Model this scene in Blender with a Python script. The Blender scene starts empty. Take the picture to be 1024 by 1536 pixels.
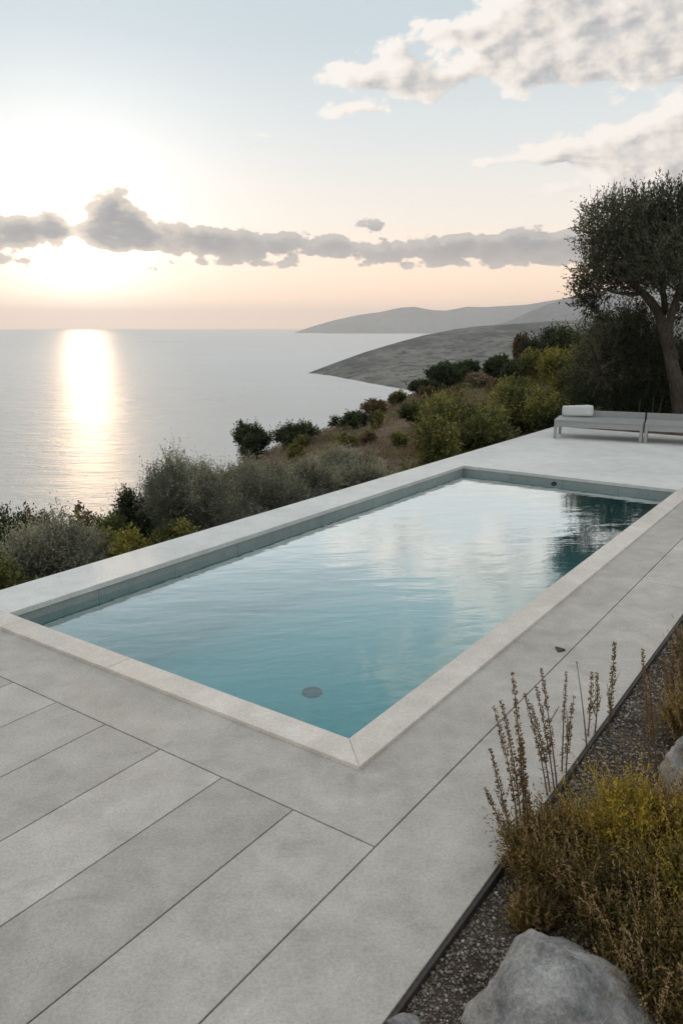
import bpy, bmesh, math, random
import numpy as np
from mathutils import Vector, noise as mnoise, Quaternion

scene = bpy.context.scene
COL = scene.collection
F = 1138.0; CX, CY = 512.0, 768.0; H = 2.4
PITCH = math.atan(278.0 / F)
SEA = -60.0
rad = math.radians

# ------------------------------------------------------------------ frames
def ray(px, py):
    u = (px - CX) / F; v = (CY - py) / F
    c, s = math.cos(PITCH), math.sin(PITCH)
    return Vector((u, c + v * s, -s + v * c))
def at(px, py, dist):                       # point seen at a pixel, at a horizontal distance in metres
    d = ray(px, py); k = dist / math.hypot(d.x, d.y)
    return Vector((d.x * k, d.y * k, H + d.z * k))
def on_z(px, py, z=0.0):
    d = ray(px, py); t = (z - H) / d.z
    return Vector((d.x * t, d.y * t, z))
V1 = Vector((0.57625669, 0.81726876, 0)); V2 = Vector((-0.81726876, 0.57625669, 0))
def AB(a, b, z=0.0):
    return V1 * a + V2 * b + Vector((0, 0, z))
def to_ab(p):
    return p.x * V1.x + p.y * V1.y, p.x * V2.x + p.y * V2.y

# ------------------------------------------------------------------ objects
def tag(o, label=None, cat=None, group=None, kind=None):
    if label: o['label'] = label
    if cat: o['category'] = cat
    if group: o['group'] = group
    if kind: o['kind'] = kind
    return o
def empty(name, loc=(0, 0, 0), rz=0):
    o = bpy.data.objects.new(name, None); COL.objects.link(o)
    o.location = loc; o.rotation_euler = (0, 0, rz); o.empty_display_size = .1
    return o
def link(name, me, mat, parent=None):
    o = bpy.data.objects.new(name, me); COL.objects.link(o)
    if mat is not None: me.materials.append(mat)
    if parent is not None: o.parent = parent
    return o
def from_bm(name, bm, mat, parent=None, smooth=False):
    me = bpy.data.meshes.new(name); bm.normal_update(); bm.to_mesh(me); bm.free()
    if smooth: me.polygons.foreach_set('use_smooth', [True] * len(me.polygons))
    return link(name, me, mat, parent)
def grid_obj(name, V, mat, parent=None, smooth=True):      # V[i][j] rows of Vectors
    ni, nj = len(V), len(V[0])
    verts = [tuple(p) for row in V for p in row]
    faces = [(i*nj+j, i*nj+j+1, (i+1)*nj+j+1, (i+1)*nj+j) for i in range(ni-1) for j in range(nj-1)]
    me = bpy.data.meshes.new(name); me.from_pydata(verts, [], faces); me.update()
    if smooth: me.polygons.foreach_set('use_smooth', [True] * len(me.polygons))
    return link(name, me, mat, parent)
def raw_mesh(name, V, n_per, tint=None):                  # V (n*n_per,3) one polygon per n_per verts
    n = len(V) // n_per
    me = bpy.data.meshes.new(name)
    me.vertices.add(len(V)); me.vertices.foreach_set('co', np.ascontiguousarray(V, dtype=np.float32).ravel())
    me.loops.add(len(V)); me.loops.foreach_set('vertex_index', np.arange(len(V), dtype=np.int32))
    me.polygons.add(n); me.polygons.foreach_set('loop_start', np.arange(n, dtype=np.int32) * n_per)
    me.update(calc_edges=True)
    if tint is not None:
        a = me.attributes.new('tint', 'FLOAT', 'POINT'); a.data.foreach_set('value', np.repeat(tint, n_per).astype(np.float32))
    return me
def tubes_bm(bm, path, radii, seg=8):
    rings = []
    up = Vector((0, 0, 1))
    for i, p in enumerate(path):
        p = Vector(p)
        a = Vector(path[max(0, i-1)]); b = Vector(path[min(len(path)-1, i+1)])
        t = (b - a).normalized()
        x = t.cross(Vector((0.3, 0.9, 0.2))).normalized() if abs(t.dot(up)) > .9 else t.cross(up).normalized()
        y = t.cross(x).normalized()
        rings.append([bm.verts.new(p + (x*math.cos(2*math.pi*k/seg) + y*math.sin(2*math.pi*k/seg)) * radii[i]) for k in range(seg)])
    for r0, r1 in zip(rings, rings[1:]):
        for k in range(seg):
            bm.faces.new((r0[k], r0[(k+1) % seg], r1[(k+1) % seg], r1[k]))
    bm.faces.new(list(reversed(rings[0]))); bm.faces.new(rings[-1])
def prism(bm, pts, z0, z1, bev=0.0):                      # pts: list of Vector xy (counter-clockwise)
    lo = [bm.verts.new((p.x, p.y, z0)) for p in pts]; hi = [bm.verts.new((p.x, p.y, z1)) for p in pts]
    n = len(pts)
    bm.faces.new(list(reversed(lo))); top = bm.faces.new(hi)
    for i in range(n):
        bm.faces.new((lo[i], lo[(i+1) % n], hi[(i+1) % n], hi[i]))
    if bev > 0:
        bmesh.ops.bevel(bm, geom=list(top.edges), offset=bev, segments=2, profile=.6, affect='EDGES')
def rect(a0, a1, b0, b1):
    return [AB(a0, b0), AB(a1, b0), AB(a1, b1), AB(a0, b1)]
def box_bm(bm, x0, x1, y0, y1, z0, z1, bev=0.0):
    b2 = bmesh.new()
    bmesh.ops.create_cube(b2, size=1)
    for v in b2.verts:
        v.co = Vector(((x0+x1)/2 + v.co.x*(x1-x0), (y0+y1)/2 + v.co.y*(y1-y0), (z0+z1)/2 + v.co.z*(z1-z0)))
    if bev: bmesh.ops.bevel(b2, geom=list(b2.edges), offset=bev, segments=2, profile=.5, affect='EDGES')
    me = bpy.data.meshes.new('tmp'); b2.to_mesh(me); b2.free(); bm.from_mesh(me); bpy.data.meshes.remove(me)

# ------------------------------------------------------------------ node helpers
class NT:
    def __init__(s, tree): s.t = tree; s.n = tree.nodes; s.l = tree.links
    def node(s, typ, **kw):
        nd = s.n.new(typ)
        for k, v in kw.items(): setattr(nd, k, v)
        return nd
    def put(s, sock, v):
        if isinstance(v, bpy.types.NodeSocket): s.l.new(v, sock)
        elif isinstance(v, (tuple, list)) and sock.type == 'RGBA' and len(v) == 3: sock.default_value = (*v, 1)
        else: sock.default_value = v
    def m(s, op, a, b=0.0, c=0.0, clamp=False):
        nd = s.node('ShaderNodeMath', operation=op, use_clamp=clamp)
        s.put(nd.inputs[0], a); s.put(nd.inputs[1], b); s.put(nd.inputs[2], c)
        return nd.outputs[0]
    def vm(s, op, a, b=(0, 0, 0)):
        nd = s.node('ShaderNodeVectorMath', operation=op)
        s.put(nd.inputs[0], a); s.put(nd.inputs[1], b)
        return nd.outputs['Value'] if op in ('DOT_PRODUCT', 'LENGTH') else nd.outputs[0]
    def mix(s, f, a, b, blend='MIX'):
        nd = s.node('ShaderNodeMix', data_type='RGBA', blend_type=blend)
        s.put(nd.inputs[0], f); s.put(nd.inputs[6], a); s.put(nd.inputs[7], b)
        return nd.outputs[2]
    def ramp(s, f, stops, interp='LINEAR'):
        nd = s.node('ShaderNodeValToRGB'); cr = nd.color_ramp; cr.interpolation = interp
        while len(cr.elements) < len(stops): cr.elements.new(1)
        for e, (p, c) in zip(cr.elements, stops):
            e.position = p; e.color = (*c, 1) if len(c) == 3 else c
        s.put(nd.inputs[0], f); return nd.outputs[0]
    def rng(s, v, a, b, c=0.0, d=1.0, typ='LINEAR'):
        nd = s.node('ShaderNodeMapRange', interpolation_type=typ)
        for i, x in enumerate((v, a, b, c, d)): s.put(nd.inputs[i], x)
        return nd.outputs[0]
    def noise(s, vec, scale, detail=4, rough=.5, dist=0.0):
        nd = s.node('ShaderNodeTexNoise'); s.put(nd.inputs['Vector'], vec)
        nd.inputs['Scale'].default_value = scale; nd.inputs['Detail'].default_value = detail
        nd.inputs['Roughness'].default_value = rough; nd.inputs['Distortion'].default_value = dist
        return nd.outputs[0]
    def mapping(s, vec, rot=(0, 0, 0), scale=(1, 1, 1)):
        nd = s.node('ShaderNodeMapping'); s.put(nd.inputs[0], vec)
        nd.inputs['Rotation'].default_value = rot; nd.inputs['Scale'].default_value = scale
        return nd.outputs[0]
    def bump(s, h, strength=.3, dist=.01, normal=None):
        nd = s.node('ShaderNodeBump'); s.put(nd.inputs['Height'], h)
        nd.inputs['Strength'].default_value = strength; nd.inputs['Distance'].default_value = dist
        if normal is not None: s.put(nd.inputs['Normal'], normal)
        return nd.outputs[0]
def new_mat(name):
    m = bpy.data.materials.new(name); m.use_nodes = True; m.node_tree.nodes.clear()
    t = NT(m.node_tree); out = t.node('ShaderNodeOutputMaterial')
    return m, t, out
def pbsdf(t, out, col, rough=.7, normal=None, spec=.5, **kw):
    b = t.node('ShaderNodeBsdfPrincipled')
    t.put(b.inputs['Base Color'], col); t.put(b.inputs['Roughness'], rough)
    b.inputs['Specular IOR Level'].default_value = spec
    if normal is not None: t.put(b.inputs['Normal'], normal)
    for k, v in kw.items(): t.put(b.inputs[k], v)
    if out is not None: t.l.new(b.outputs[0], out.inputs[0])
    return b
def obj_co(t): return t.node('ShaderNodeTexCoord').outputs['Object']
def geo_pos(t): return t.node('ShaderNodeNewGeometry').outputs['Position']
def attr(t, name): return t.node('ShaderNodeAttribute', attribute_name=name).outputs['Fac']

# ------------------------------------------------------------------ materials
def concrete(name, c0, c1, stain=.5, rough=.62, tint=True, grain=1.0):
    m, t, out = new_mat(name); p = geo_pos(t)
    big = t.noise(p, .9, 5, .6, .3); mid = t.noise(p, 4.5, 6, .65, .2); fine = t.noise(p, 60, 4, .7)
    spk = t.noise(p, 220, 2, .6)
    v = t.m('ADD', t.m('MULTIPLY', big, .45), t.m('MULTIPLY', mid, .55))
    v = t.rng(v, .34, .66)
    col = t.mix(v, c0, c1)
    f2 = t.rng(fine, .3, .7, 1 - .16*grain, 1 + .16*grain)
    s2 = t.rng(spk, .3, .7, 1 - .16*grain, 1 + .16*grain)
    col = t.mix(1, col, t.m('MULTIPLY', f2, s2), 'MULTIPLY')
    st = t.rng(t.noise(p, 2.2, 8, .72, .8), .55, .72)                      # water stains
    col = t.mix(t.m('MULTIPLY', st, stain), col, tuple(x*.72 for x in c0))
    if tint:
        a = attr(t, 'tint'); col = t.mix(1, col, t.rng(a, 0, 1, .74, 1.2), 'MULTIPLY')
    n = t.bump(t.m('ADD', t.m('MULTIPLY', fine, .6), t.m('ADD', mid, t.m('MULTIPLY', spk, .3))), .35, .004)
    r = t.rng(mid, .3, .7, rough-.1, rough+.12)
    pbsdf(t, out, col, r, n, .35)
    return m
M = {}
M['deck'] = concrete('deck_concrete', (.325, .296, .260), (.525, .480, .426), .5)
M['coping'] = concrete('coping_limestone', (.51, .452, .392), (.70, .635, .565), .22, .6, grain=.8)
M['pale'] = concrete('pale_concrete', (.54, .525, .49), (.72, .70, .66), .25, .55)
M['wall'] = concrete('pool_wall_concrete', (.26, .285, .275), (.37, .39, .37), .5, .5)
M['base'] = concrete('dark_base', (.05, .048, .045), (.09, .085, .08), .2, .9, tint=False)

def plain(name, col, rough=.5, metal=0.0, var=.12, scale=20, bump=.1, spec=.5):
    m, t, out = new_mat(name); p = obj_co(t)
    n = t.noise(p, scale, 5, .6)
    c = t.mix(1, col, t.rng(n, .3, .7, 1-var, 1+var), 'MULTIPLY')
    pbsdf(t, out, c, t.rng(n, .3, .7, rough*.85, min(1, rough*1.15)), t.bump(n, bump, .003), spec, Metallic=metal)
    return m
M['edging'] = plain('dark_edging', (.055, .045, .038), .7, .3, .4, 30, .3)
M['lounger'] = plain('powder_coated_metal', (.29, .29, .285), .45, 0, .05, 12, .03)
M['fabric'] = plain('outdoor_fabric', (.55, .55, .54), .9, 0, .05, 180, .35, .2)
M['drain'] = plain('drain_plastic', (.06, .10, .11), .5, 0, .1, 30)
M['grate'] = plain('grate_plastic', (.012, .018, .02), .5, 0, .1, 30)
M['bark'] = None

def bark(name, c0, c1, s=1.0):
    m, t, out = new_mat(name); p = t.mapping(obj_co(t), scale=(6*s, 6*s, 1.6*s))
    n = t.noise(p, 3, 8, .7, 1.2); n2 = t.noise(obj_co(t), 1.2*s, 3)
    col = t.mix(t.rng(n, .35, .68), c0, c1); col = t.mix(1, col, t.rng(n2, .3, .7, .75, 1.2), 'MULTIPLY')
    pbsdf(t, out, col, .9, t.bump(n, .9, .03), .2); return m
M['bark'] = bark('olive_bark', (.03, .024, .018), (.105, .086, .068))
M['twig'] = bark('grey_twig', (.06, .05, .04), (.17, .14, .11), 4)

def foliage(name, cols, trans=.32, rough=.55, gain=1.0):
    m, t, out = new_mat(name)
    a = attr(t, 'tint'); n = t.noise(geo_pos(t), 1.7, 3, .6)
    v = t.m('ADD', a, t.m('MULTIPLY', t.m('SUBTRACT', n, .5), .5), clamp=True)
    k = len(cols) - 1
    col = t.ramp(v, [(i / k, tuple(x*gain for x in c)) for i, c in enumerate(cols)])
    b = pbsdf(t, None, col, rough, None, .3)
    tr = t.node('ShaderNodeBsdfTranslucent'); t.put(tr.inputs[0], t.mix(1, col, (1.25, 1.15, .75), 'MULTIPLY'))
    mx = t.node('ShaderNodeMixShader'); mx.inputs[0].default_value = trans
    t.l.new(b.outputs[0], mx.inputs[1]); t.l.new(tr.outputs[0], mx.inputs[2]); t.l.new(mx.outputs[0], out.inputs[0])
    return m
M['grey_leaf'] = foliage('grey_olive_leaf', [(.095, .10, .072), (.215, .215, .165), (.37, .355, .275)])
M['dark_leaf'] = foliage('dark_evergreen_leaf', [(.018, .028, .013), (.045, .063, .027), (.105, .125, .05)])
M['olive_leaf'] = foliage('olive_tree_leaf', [(.035, .038, .024), (.075, .08, .05), (.15, .15, .095)])
M['lime_leaf'] = foliage('yellow_green_leaf', [(.075, .08, .02), (.22, .21, .05), (.42, .36, .09)], .42)
M['green_leaf'] = foliage('scrub_green_leaf', [(.04, .052, .018), (.135, .145, .045), (.33, .29, .09)], .40)
M['brown_leaf'] = foliage('dry_brown_leaf', [(.06, .042, .025), (.13, .09, .05), (.22, .16, .09)], .3)
M['dry_grass'] = foliage('dry_grass_blade', [(.12, .09, .062), (.21, .16, .11), (.33, .265, .19)], .3)
M['heath_leaf'] = foliage('heath_leaf', [(.045, .04, .016), (.15, .11, .035), (.36, .235, .065)], .42)
M['amber_leaf'] = foliage('amber_heath_leaf', [(.07, .066, .018), (.24, .19, .036), (.52, .37, .055)], .45)
M['seed'] = foliage('seed_head_bract', [(.08, .05, .028), (.21, .14, .072), (.38, .265, .14)], .3)
M['stalk'] = plain('dry_stalk', (.12, .08, .05), .8, 0, .3, 60, .3, .2)
M['petal'] = foliage('white_petal', [(.6, .57, .54), (.72, .69, .66), (.8, .78, .75)], .3)

def rock_mat(name, c0, c1, c2):
    m, t, out = new_mat(name); p = obj_co(t)
    n1 = t.noise(p, 5, 8, .68, .6); n2 = t.noise(p, 28, 6, .7); n3 = t.noise(p, 2.2, 4, .6, 1)
    col = t.mix(t.rng(n1, .35, .65), c0, c1); col = t.mix(t.rng(n3, .52, .66), col, c2)
    col = t.mix(1, col, t.rng(n2, .3, .7, .72, 1.22), 'MULTIPLY')
    n4 = t.noise(p, 90, 4, .75); col = t.mix(1, col, t.rng(n4, .3, .7, .7, 1.3), 'MULTIPLY')
    h = t.m('ADD', t.m('MULTIPLY', n1, 1.0), t.m('ADD', t.m('MULTIPLY', n2, .4), t.m('MULTIPLY', n4, .12)))
    pbsdf(t, out, col, .9, t.bump(h, 1.0, .05), .2); return m
M['rock'] = rock_mat('grey_boulder', (.19, .185, .18), (.50, .48, .45), (.31, .29, .26))
M['rock_warm'] = rock_mat('warm_boulder', (.20, .175, .15), (.46, .40, .345), (.3, .26, .225))

def soil_mat():
    m, t, out = new_mat('garden_soil'); p = geo_pos(t)
    n = t.noise(p, 40, 6, .7); n2 = t.noise(p, 3, 4)
    col = t.mix(t.rng(n, .3, .7), (.05, .038, .028), (.13, .10, .075)); col = t.mix(1, col, t.rng(n2, .3, .7, .7, 1.2), 'MULTIPLY')
    pbsdf(t, out, col, .95, t.bump(n, .8, .02), .1); return m
M['soil'] = soil_mat()
def gravel_mat():
    m, t, out = new_mat('gravel_stone'); a = attr(t, 'tint')
    col = t.ramp(a, [(0, (.07, .058, .047)), (.45, (.19, .162, .135)), (.8, (.35, .31, .265)), (1, (.58, .54, .48))])
    n = t.noise(geo_pos(t), 160, 3, .6); col = t.mix(1, col, t.rng(n, .3, .7, .75, 1.2), 'MULTIPLY')
    pbsdf(t, out, col, .8, t.bump(n, .3, .003), .3); return m
M['gravel'] = gravel_mat()
def hill_mat():
    m, t, out = new_mat('dry_hillside'); p = geo_pos(t)
    n = t.noise(p, .35, 6, .65, .4); n2 = t.noise(p, 3.5, 7, .75); n3 = t.noise(p, .9, 5, .7, .8)
    col = t.mix(t.rng(n, .35, .65), (.16, .112, .082), (.275, .195, .135))
    col = t.mix(t.rng(n3, .52, .64), col, (.085, .075, .042))
    col = t.mix(1, col, t.rng(n2, .3, .7, .55, 1.3), 'MULTIPLY')
    pbsdf(t, out, col, .95, t.bump(n2, .9, .25), .1); return m
M['hill'] = hill_mat()
def headland_mat(name, c0, c1, s):
    m, t, out = new_mat(name); p = geo_pos(t)
    n = t.noise(p, .010*s, 6, .65, .6); n2 = t.noise(p, .06*s, 6, .7); n3 = t.noise(p, .25*s, 3, .7)
    col = t.mix(t.rng(n, .38, .62), c0, c1); col = t.mix(t.rng(n2, .5, .62), col, tuple(x*.55 for x in c0))
    col = t.mix(1, col, t.rng(n3, .3, .7, .7, 1.25), 'MULTIPLY')
    pbsdf(t, out, col, .95, t.bump(n2, .8, 4/s), .05); return m
M['headland'] = headland_mat('headland_scrub', (.06, .068, .066), (.20, .19, .17), 1)
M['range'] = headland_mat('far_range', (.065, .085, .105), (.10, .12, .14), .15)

def sea_mat():
    m, t, out = new_mat('sea_water'); p = geo_pos(t)
    w0 = t.noise(t.mapping(p, rot=(0, 0, rad(8)), scale=(.02, .06, 1)), 1, 3, .5, .3)
    w1 = t.noise(t.mapping(p, rot=(0, 0, rad(10)), scale=(.12, .36, 1)), 1, 4, .6, .5)
    w2 = t.noise(t.mapping(p, rot=(0, 0, rad(-14)), scale=(.5, 1.1, 1)), 1, 4, .6)
    slick = t.noise(t.mapping(p, rot=(0, 0, rad(4)), scale=(.0015, .006, 1)), 1, 4, .6, .6)
    h = t.m('ADD', t.m('MULTIPLY', w0, 2.2), t.m('ADD', t.m('MULTIPLY', w1, .9), t.m('MULTIPLY', w2, .35)))
    n = t.bump(h, 1.0, 2.2)
    col = t.mix(slick, (.42, .41, .39), (.55, .54, .51))
    df = t.node('ShaderNodeBsdfDiffuse'); t.put(df.inputs[0], col); t.put(df.inputs['Normal'], n)
    gl = t.node('ShaderNodeBsdfGlossy'); gl.inputs[0].default_value = (1, 1, 1, 1); t.put(gl.inputs['Roughness'], t.rng(slick, .3, .7, .27, .34)); t.put(gl.inputs['Normal'], n)
    fr = t.node('ShaderNodeFresnel'); fr.inputs[0].default_value = 1.333
    mx = t.node('ShaderNodeMixShader'); t.put(mx.inputs[0], t.rng(fr.outputs[0], .02, .8, .02, .38))
    t.l.new(df.outputs[0], mx.inputs[1]); t.l.new(gl.outputs[0], mx.inputs[2]); t.l.new(mx.outputs[0], out.inputs[0])
    return m
M['sea'] = sea_mat()
def pool_water_mat():
    m, t, out = new_mat('pool_water'); p = geo_pos(t)
    ang = math.atan2(V1.y, V1.x)
    q = t.mapping(p, rot=(0, 0, rad(-8)))
    w1 = t.noise(t.mapping(q, scale=(1.3, 3.6, 1)), 1, 3, .5, .4)
    w2 = t.noise(t.mapping(q, rot=(0, 0, rad(20)), scale=(5, 13, 1)), 1, 3, .55, .4)
    h = t.m('ADD', w1, t.m('MULTIPLY', w2, .16))
    n = t.bump(h, .05, .10)
    fr = t.node('ShaderNodeFresnel'); fr.inputs[0].default_value = 1.333; t.put(fr.inputs['Normal'], n)
    fac = t.rng(fr.outputs[0], .05, .19, .05, .80)
    g = t.node('ShaderNodeBsdfGlossy'); g.inputs[0].default_value = (.96, 1, 1, 1); g.inputs['Roughness'].default_value = .012; t.put(g.inputs['Normal'], n)
    tr = t.node('ShaderNodeBsdfTransparent'); tr.inputs[0].default_value = (.86, .96, .96, 1)
    mx = t.node('ShaderNodeMixShader'); t.l.new(fac, mx.inputs[0])
    df = t.node('ShaderNodeBsdfDiffuse'); df.inputs[0].default_value = (.075, .33, .35, 1)      # teal diffuse share gives the water a milky body
    body = t.node('ShaderNodeMixShader'); body.inputs[0].default_value = .14
    t.l.new(tr.outputs[0], body.inputs[1]); t.l.new(df.outputs[0], body.inputs[2]); t.l.new(body.outputs[0], mx.inputs[1]); t.l.new(g.outputs[0], mx.inputs[2]); t.l.new(mx.outputs[0], out.inputs[0])
    return m
M['pool_water'] = pool_water_mat()
def liner_mat():
    m, t, out = new_mat('pool_liner'); p = geo_pos(t)
    n = t.noise(p, 1.2, 5, .6, .4); n2 = t.noise(p, 14, 4, .6)
    col = t.mix(t.rng(n, .3, .7), (.095, .39, .415), (.125, .455, .475)); col = t.mix(1, col, t.rng(n2, .3, .7, .94, 1.06), 'MULTIPLY')
    pbsdf(t, out, col, .6, None, .2); return m
M['liner'] = liner_mat()

# ------------------------------------------------------------------ camera, sun, sky
cam = bpy.data.cameras.new('camera'); cam.sensor_fit = 'VERTICAL'; cam.sensor_height = 36; cam.sensor_width = 24
cam.lens = 36 * F / 1536; cam.clip_start = .05; cam.clip_end = 80000
co = bpy.data.objects.new('camera', cam); COL.objects.link(co)
co.location = (0, 0, H); co.rotation_euler = (math.pi/2 - PITCH, 0, 0); scene.camera = co
SUN = ray(118, 368).normalized()
S_EL = math.asin(SUN.z); S_AZ = math.atan2(SUN.x, SUN.y)
sl = bpy.data.lights.new('sun', 'SUN'); sl.energy = .5; sl.angle = rad(2.5); sl.color = (1, .66, .38)
so = bpy.data.objects.new('sun', sl); COL.objects.link(so)
so.rotation_mode = 'QUATERNION'; so.rotation_quaternion = (-SUN).to_track_quat('-Z', 'Y')

def deg_at(px, py):
    d = ray(px, py).normalized(); return math.degrees(math.atan2(d.x, d.y)), math.degrees(math.asin(d.z))

def density_group(name, blobs, sx, sy, k, detail, seed, rough=.55, vs=1.6, kv=1.0):
    g = bpy.data.node_groups.new(name, 'ShaderNodeTree')
    g.interface.new_socket('P', in_out='INPUT', socket_type='NodeSocketVector')
    g.interface.new_socket('D', in_out='OUTPUT', socket_type='NodeSocketFloat')
    t = NT(g); gi = t.node('NodeGroupInput'); go = t.node('NodeGroupOutput'); P = gi.outputs[0]
    env = None
    for (a, e, wa, we, amp) in blobs:
        q = t.vm('MULTIPLY', t.vm('SUBTRACT', P, (a, e, 0)), (1/wa, 1/we, 0))
        v = t.m('MULTIPLY', t.m('POWER', math.e, t.m('MULTIPLY', t.vm('DOT_PRODUCT', q, q), -1)), amp)
        env = v if env is None else t.m('ADD', env, v)
    env = t.m('MINIMUM', env, 1.25)
    co = t.vm('ADD', t.vm('MULTIPLY', P, (sx, sy, 1)), (seed, seed*.37, seed*.71))
    n1 = t.noise(co, 1, detail, rough, .25)
    vo = t.node('ShaderNodeTexVoronoi', feature='F1', voronoi_dimensions='2D'); t.put(vo.inputs['Vector'], t.vm('ADD', co, t.vm('MULTIPLY', (1, 1, 1), (0, 0, 0))))
    vo.inputs['Scale'].default_value = vs; vo.inputs['Detail'].default_value = 2.5; vo.inputs['Roughness'].default_value = .55
    nn = t.m('ADD', t.m('MULTIPLY', t.m('SUBTRACT', n1, .5), 1.5), t.m('MULTIPLY', t.m('SUBTRACT', .42, vo.outputs['Distance']), kv))
    d = t.m('ADD', env, t.m('MULTIPLY', nn, t.m('MULTIPLY', k, t.m('MINIMUM', t.m('MULTIPLY', env, 2.2), 1))))
    t.l.new(d, go.inputs[0]); return g

def B(px, py, wpx, hpx, amp):
    a, e = deg_at(px, py); return (a, e, wpx/F*57.3, hpx/F*57.3, amp)
low = [B(-200, 345, 130, 29, 0.86), B(-60, 345, 90, 21, 0.86), B(15, 346, 50, 18, 0.86), B(75, 345, 36, 17, 0.76), B(172, 318, 30, 39, 1.06), B(150, 345, 46, 24, 0.81), B(210, 350, 44, 24, 0.81), B(280, 358, 56, 22, 0.86), B(345, 366, 56, 22, 0.86), B(420, 368, 54, 21, 0.81),
       B(490, 366, 44, 17, 0.71), B(545, 372, 46, 16, 0.66), B(560, 336, 26, 13, 0.66), B(620, 374, 60, 17, 0.76), B(700, 370, 90, 18, 0.91), B(800, 369, 90, 20, 0.96), B(930, 366, 120, 22, 0.91), B(1150, 362, 160, 27, 0.86),
       B(-20, 388, 70, 11, 0.66), B(70, 322, 14, 6, 0.61), B(350, 396, 110, 7, 0.52), B(210, 404, 70, 6, 0.48), B(690, 398, 170, 7, 0.50)]
high = [B(735, 70, 44, 44, .8), B(800, 40, 70, 50, .8), B(800, 105, 80, 22, .6), B(880, 30, 90, 52, .95), B(1000, 15, 110, 56, 1.0), B(940, 105, 66, 20, .6), B(1010, 75, 40, 30, .6),
        B(640, 112, 60, 22, .9), B(575, 118, 46, 20, .85), B(510, 112, 38, 18, .95), B(590, 66, 38, 20, 1.0), B(645, 38, 24, 11, .95), B(690, 52, 28, 17, .95), B(490, 174, 40, 13, .9), B(530, 160, 30, 8, .8), B(650, 146, 46, 10, .75), B(770, 148, 24, 9, .5), B(580, 168, 12, 6, .45),
        B(1010, 190, 90, 28, 1.0), B(920, 216, 90, 16, .95), B(830, 232, 76, 12, .85), B(740, 242, 54, 8, .7), B(960, 240, 90, 14, .7), B(1080, 235, 120, 46, .9), B(840, 284, 60, 9, .7), B(930, 266, 70, 18, .85), B(1010, 260, 60, 18, .7),
        B(380, 202, 46, 6, .42), B(1250, 120, 160, 120, .9), B(900, -110, 160, 70, .9), B(650, -160, 130, 50, .7), B(1200, -200, 250, 100, .8), B(400, -330, 300, 60, .6)]
G_mid = density_group('high_cloud_relief', high, .40, .62, .95, 3, 11.7, .5, 1.1, .35)
G_low = density_group('low_cloud_density', low, .50, .80, .62, 6, 3.3, .58, 1.0, 1.0)
G_high = density_group('high_cloud_density', high, .40, .62, .95, 8, 11.7, .62, 1.1, .7)
G_soft = density_group('high_cloud_body', high, .26, .44, .5, 2, 11.7, .5, 1.1, .1)

world = bpy.data.worlds.new('World'); scene.world = world; world.use_nodes = True
world.node_tree.nodes.clear(); t = NT(world.node_tree)
wout = t.node('ShaderNodeOutputWorld'); bg = t.node('ShaderNodeBackground')
BGS = .1; bg.inputs[1].default_value = BGS; K = 1 / BGS
def sc(c, k=1.0): return tuple(x * K * k for x in c)
sky = t.node('ShaderNodeTexSky'); sky.sky_type = 'NISHITA'; sky.sun_disc = False
sky.sun_elevation = S_EL; sky.sun_rotation = S_AZ; sky.altitude = 60; sky.air_density = 1.0; sky.dust_density = .4; sky.ozone_density = 1.0
D = t.node('ShaderNodeTexCoord').outputs['Generated']
sep = t.node('ShaderNodeSeparateXYZ'); t.put(sep.inputs[0], D)
el = t.m('MULTIPLY', t.m('ARCSINE', sep.outputs[2]), 57.2958)
az = t.m('MULTIPLY', t.m('ARCTAN2', sep.outputs[0], sep.outputs[1]), 57.2958)
cP = t.node('ShaderNodeCombineXYZ'); t.put(cP.inputs[0], az); t.put(cP.inputs[1], el); P = cP.outputs[0]
dots = t.vm('DOT_PRODUCT', D, tuple(SUN))
ang = t.m('MULTIPLY', t.m('ARCCOSINE', t.m('MINIMUM', dots, .999999)), 57.2958)       # degrees from the sun
# thin high veil over the clear sky
veil = t.ramp(t.rng(el, 0, 90), [(0, (1.75, .90, .43)), (3/90, (1.24, .88, .62)), (7/90, (.90, .80, .71)), (12/90, (.69, .715, .715)), (18/90, (.52, .60, .645)), (24/90, (.455, .555, .615)), (45/90, (.66, .71, .745)), (1, (.72, .745, .765))])
veil = t.mix(1, veil, (K, K, K), 'MULTIPLY')
back = t.rng(ang, 40, 150, 1, 1.12); veil = t.mix(1, veil, back, 'MULTIPLY')
skyc = t.node('ShaderNodeHueSaturation'); skyc.inputs['Saturation'].default_value = .45; t.put(skyc.inputs['Color'], sky.outputs[0])
base = t.mix(.95, skyc.outputs[0], veil)
glow = t.m('ADD', t.m('MULTIPLY', t.m('POWER', math.e, t.m('MULTIPLY', t.m('POWER', t.m('DIVIDE', ang, 9.5), 1.6), -1)), .25),
           t.m('MULTIPLY', t.m('POWER', math.e, t.m('MULTIPLY', t.m('DIVIDE', ang, 2.4), -1)), 2.0))
base = t.mix(1, base, t.mix(1, sc((1.0, .94, .85)), glow, 'MULTIPLY'), 'ADD')
def dens(g, off):
    nd = t.node('ShaderNodeGroup'); nd.node_tree = g
    t.put(nd.inputs[0], t.vm('ADD', P, (*off, 0))); return nd.outputs[0]
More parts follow.
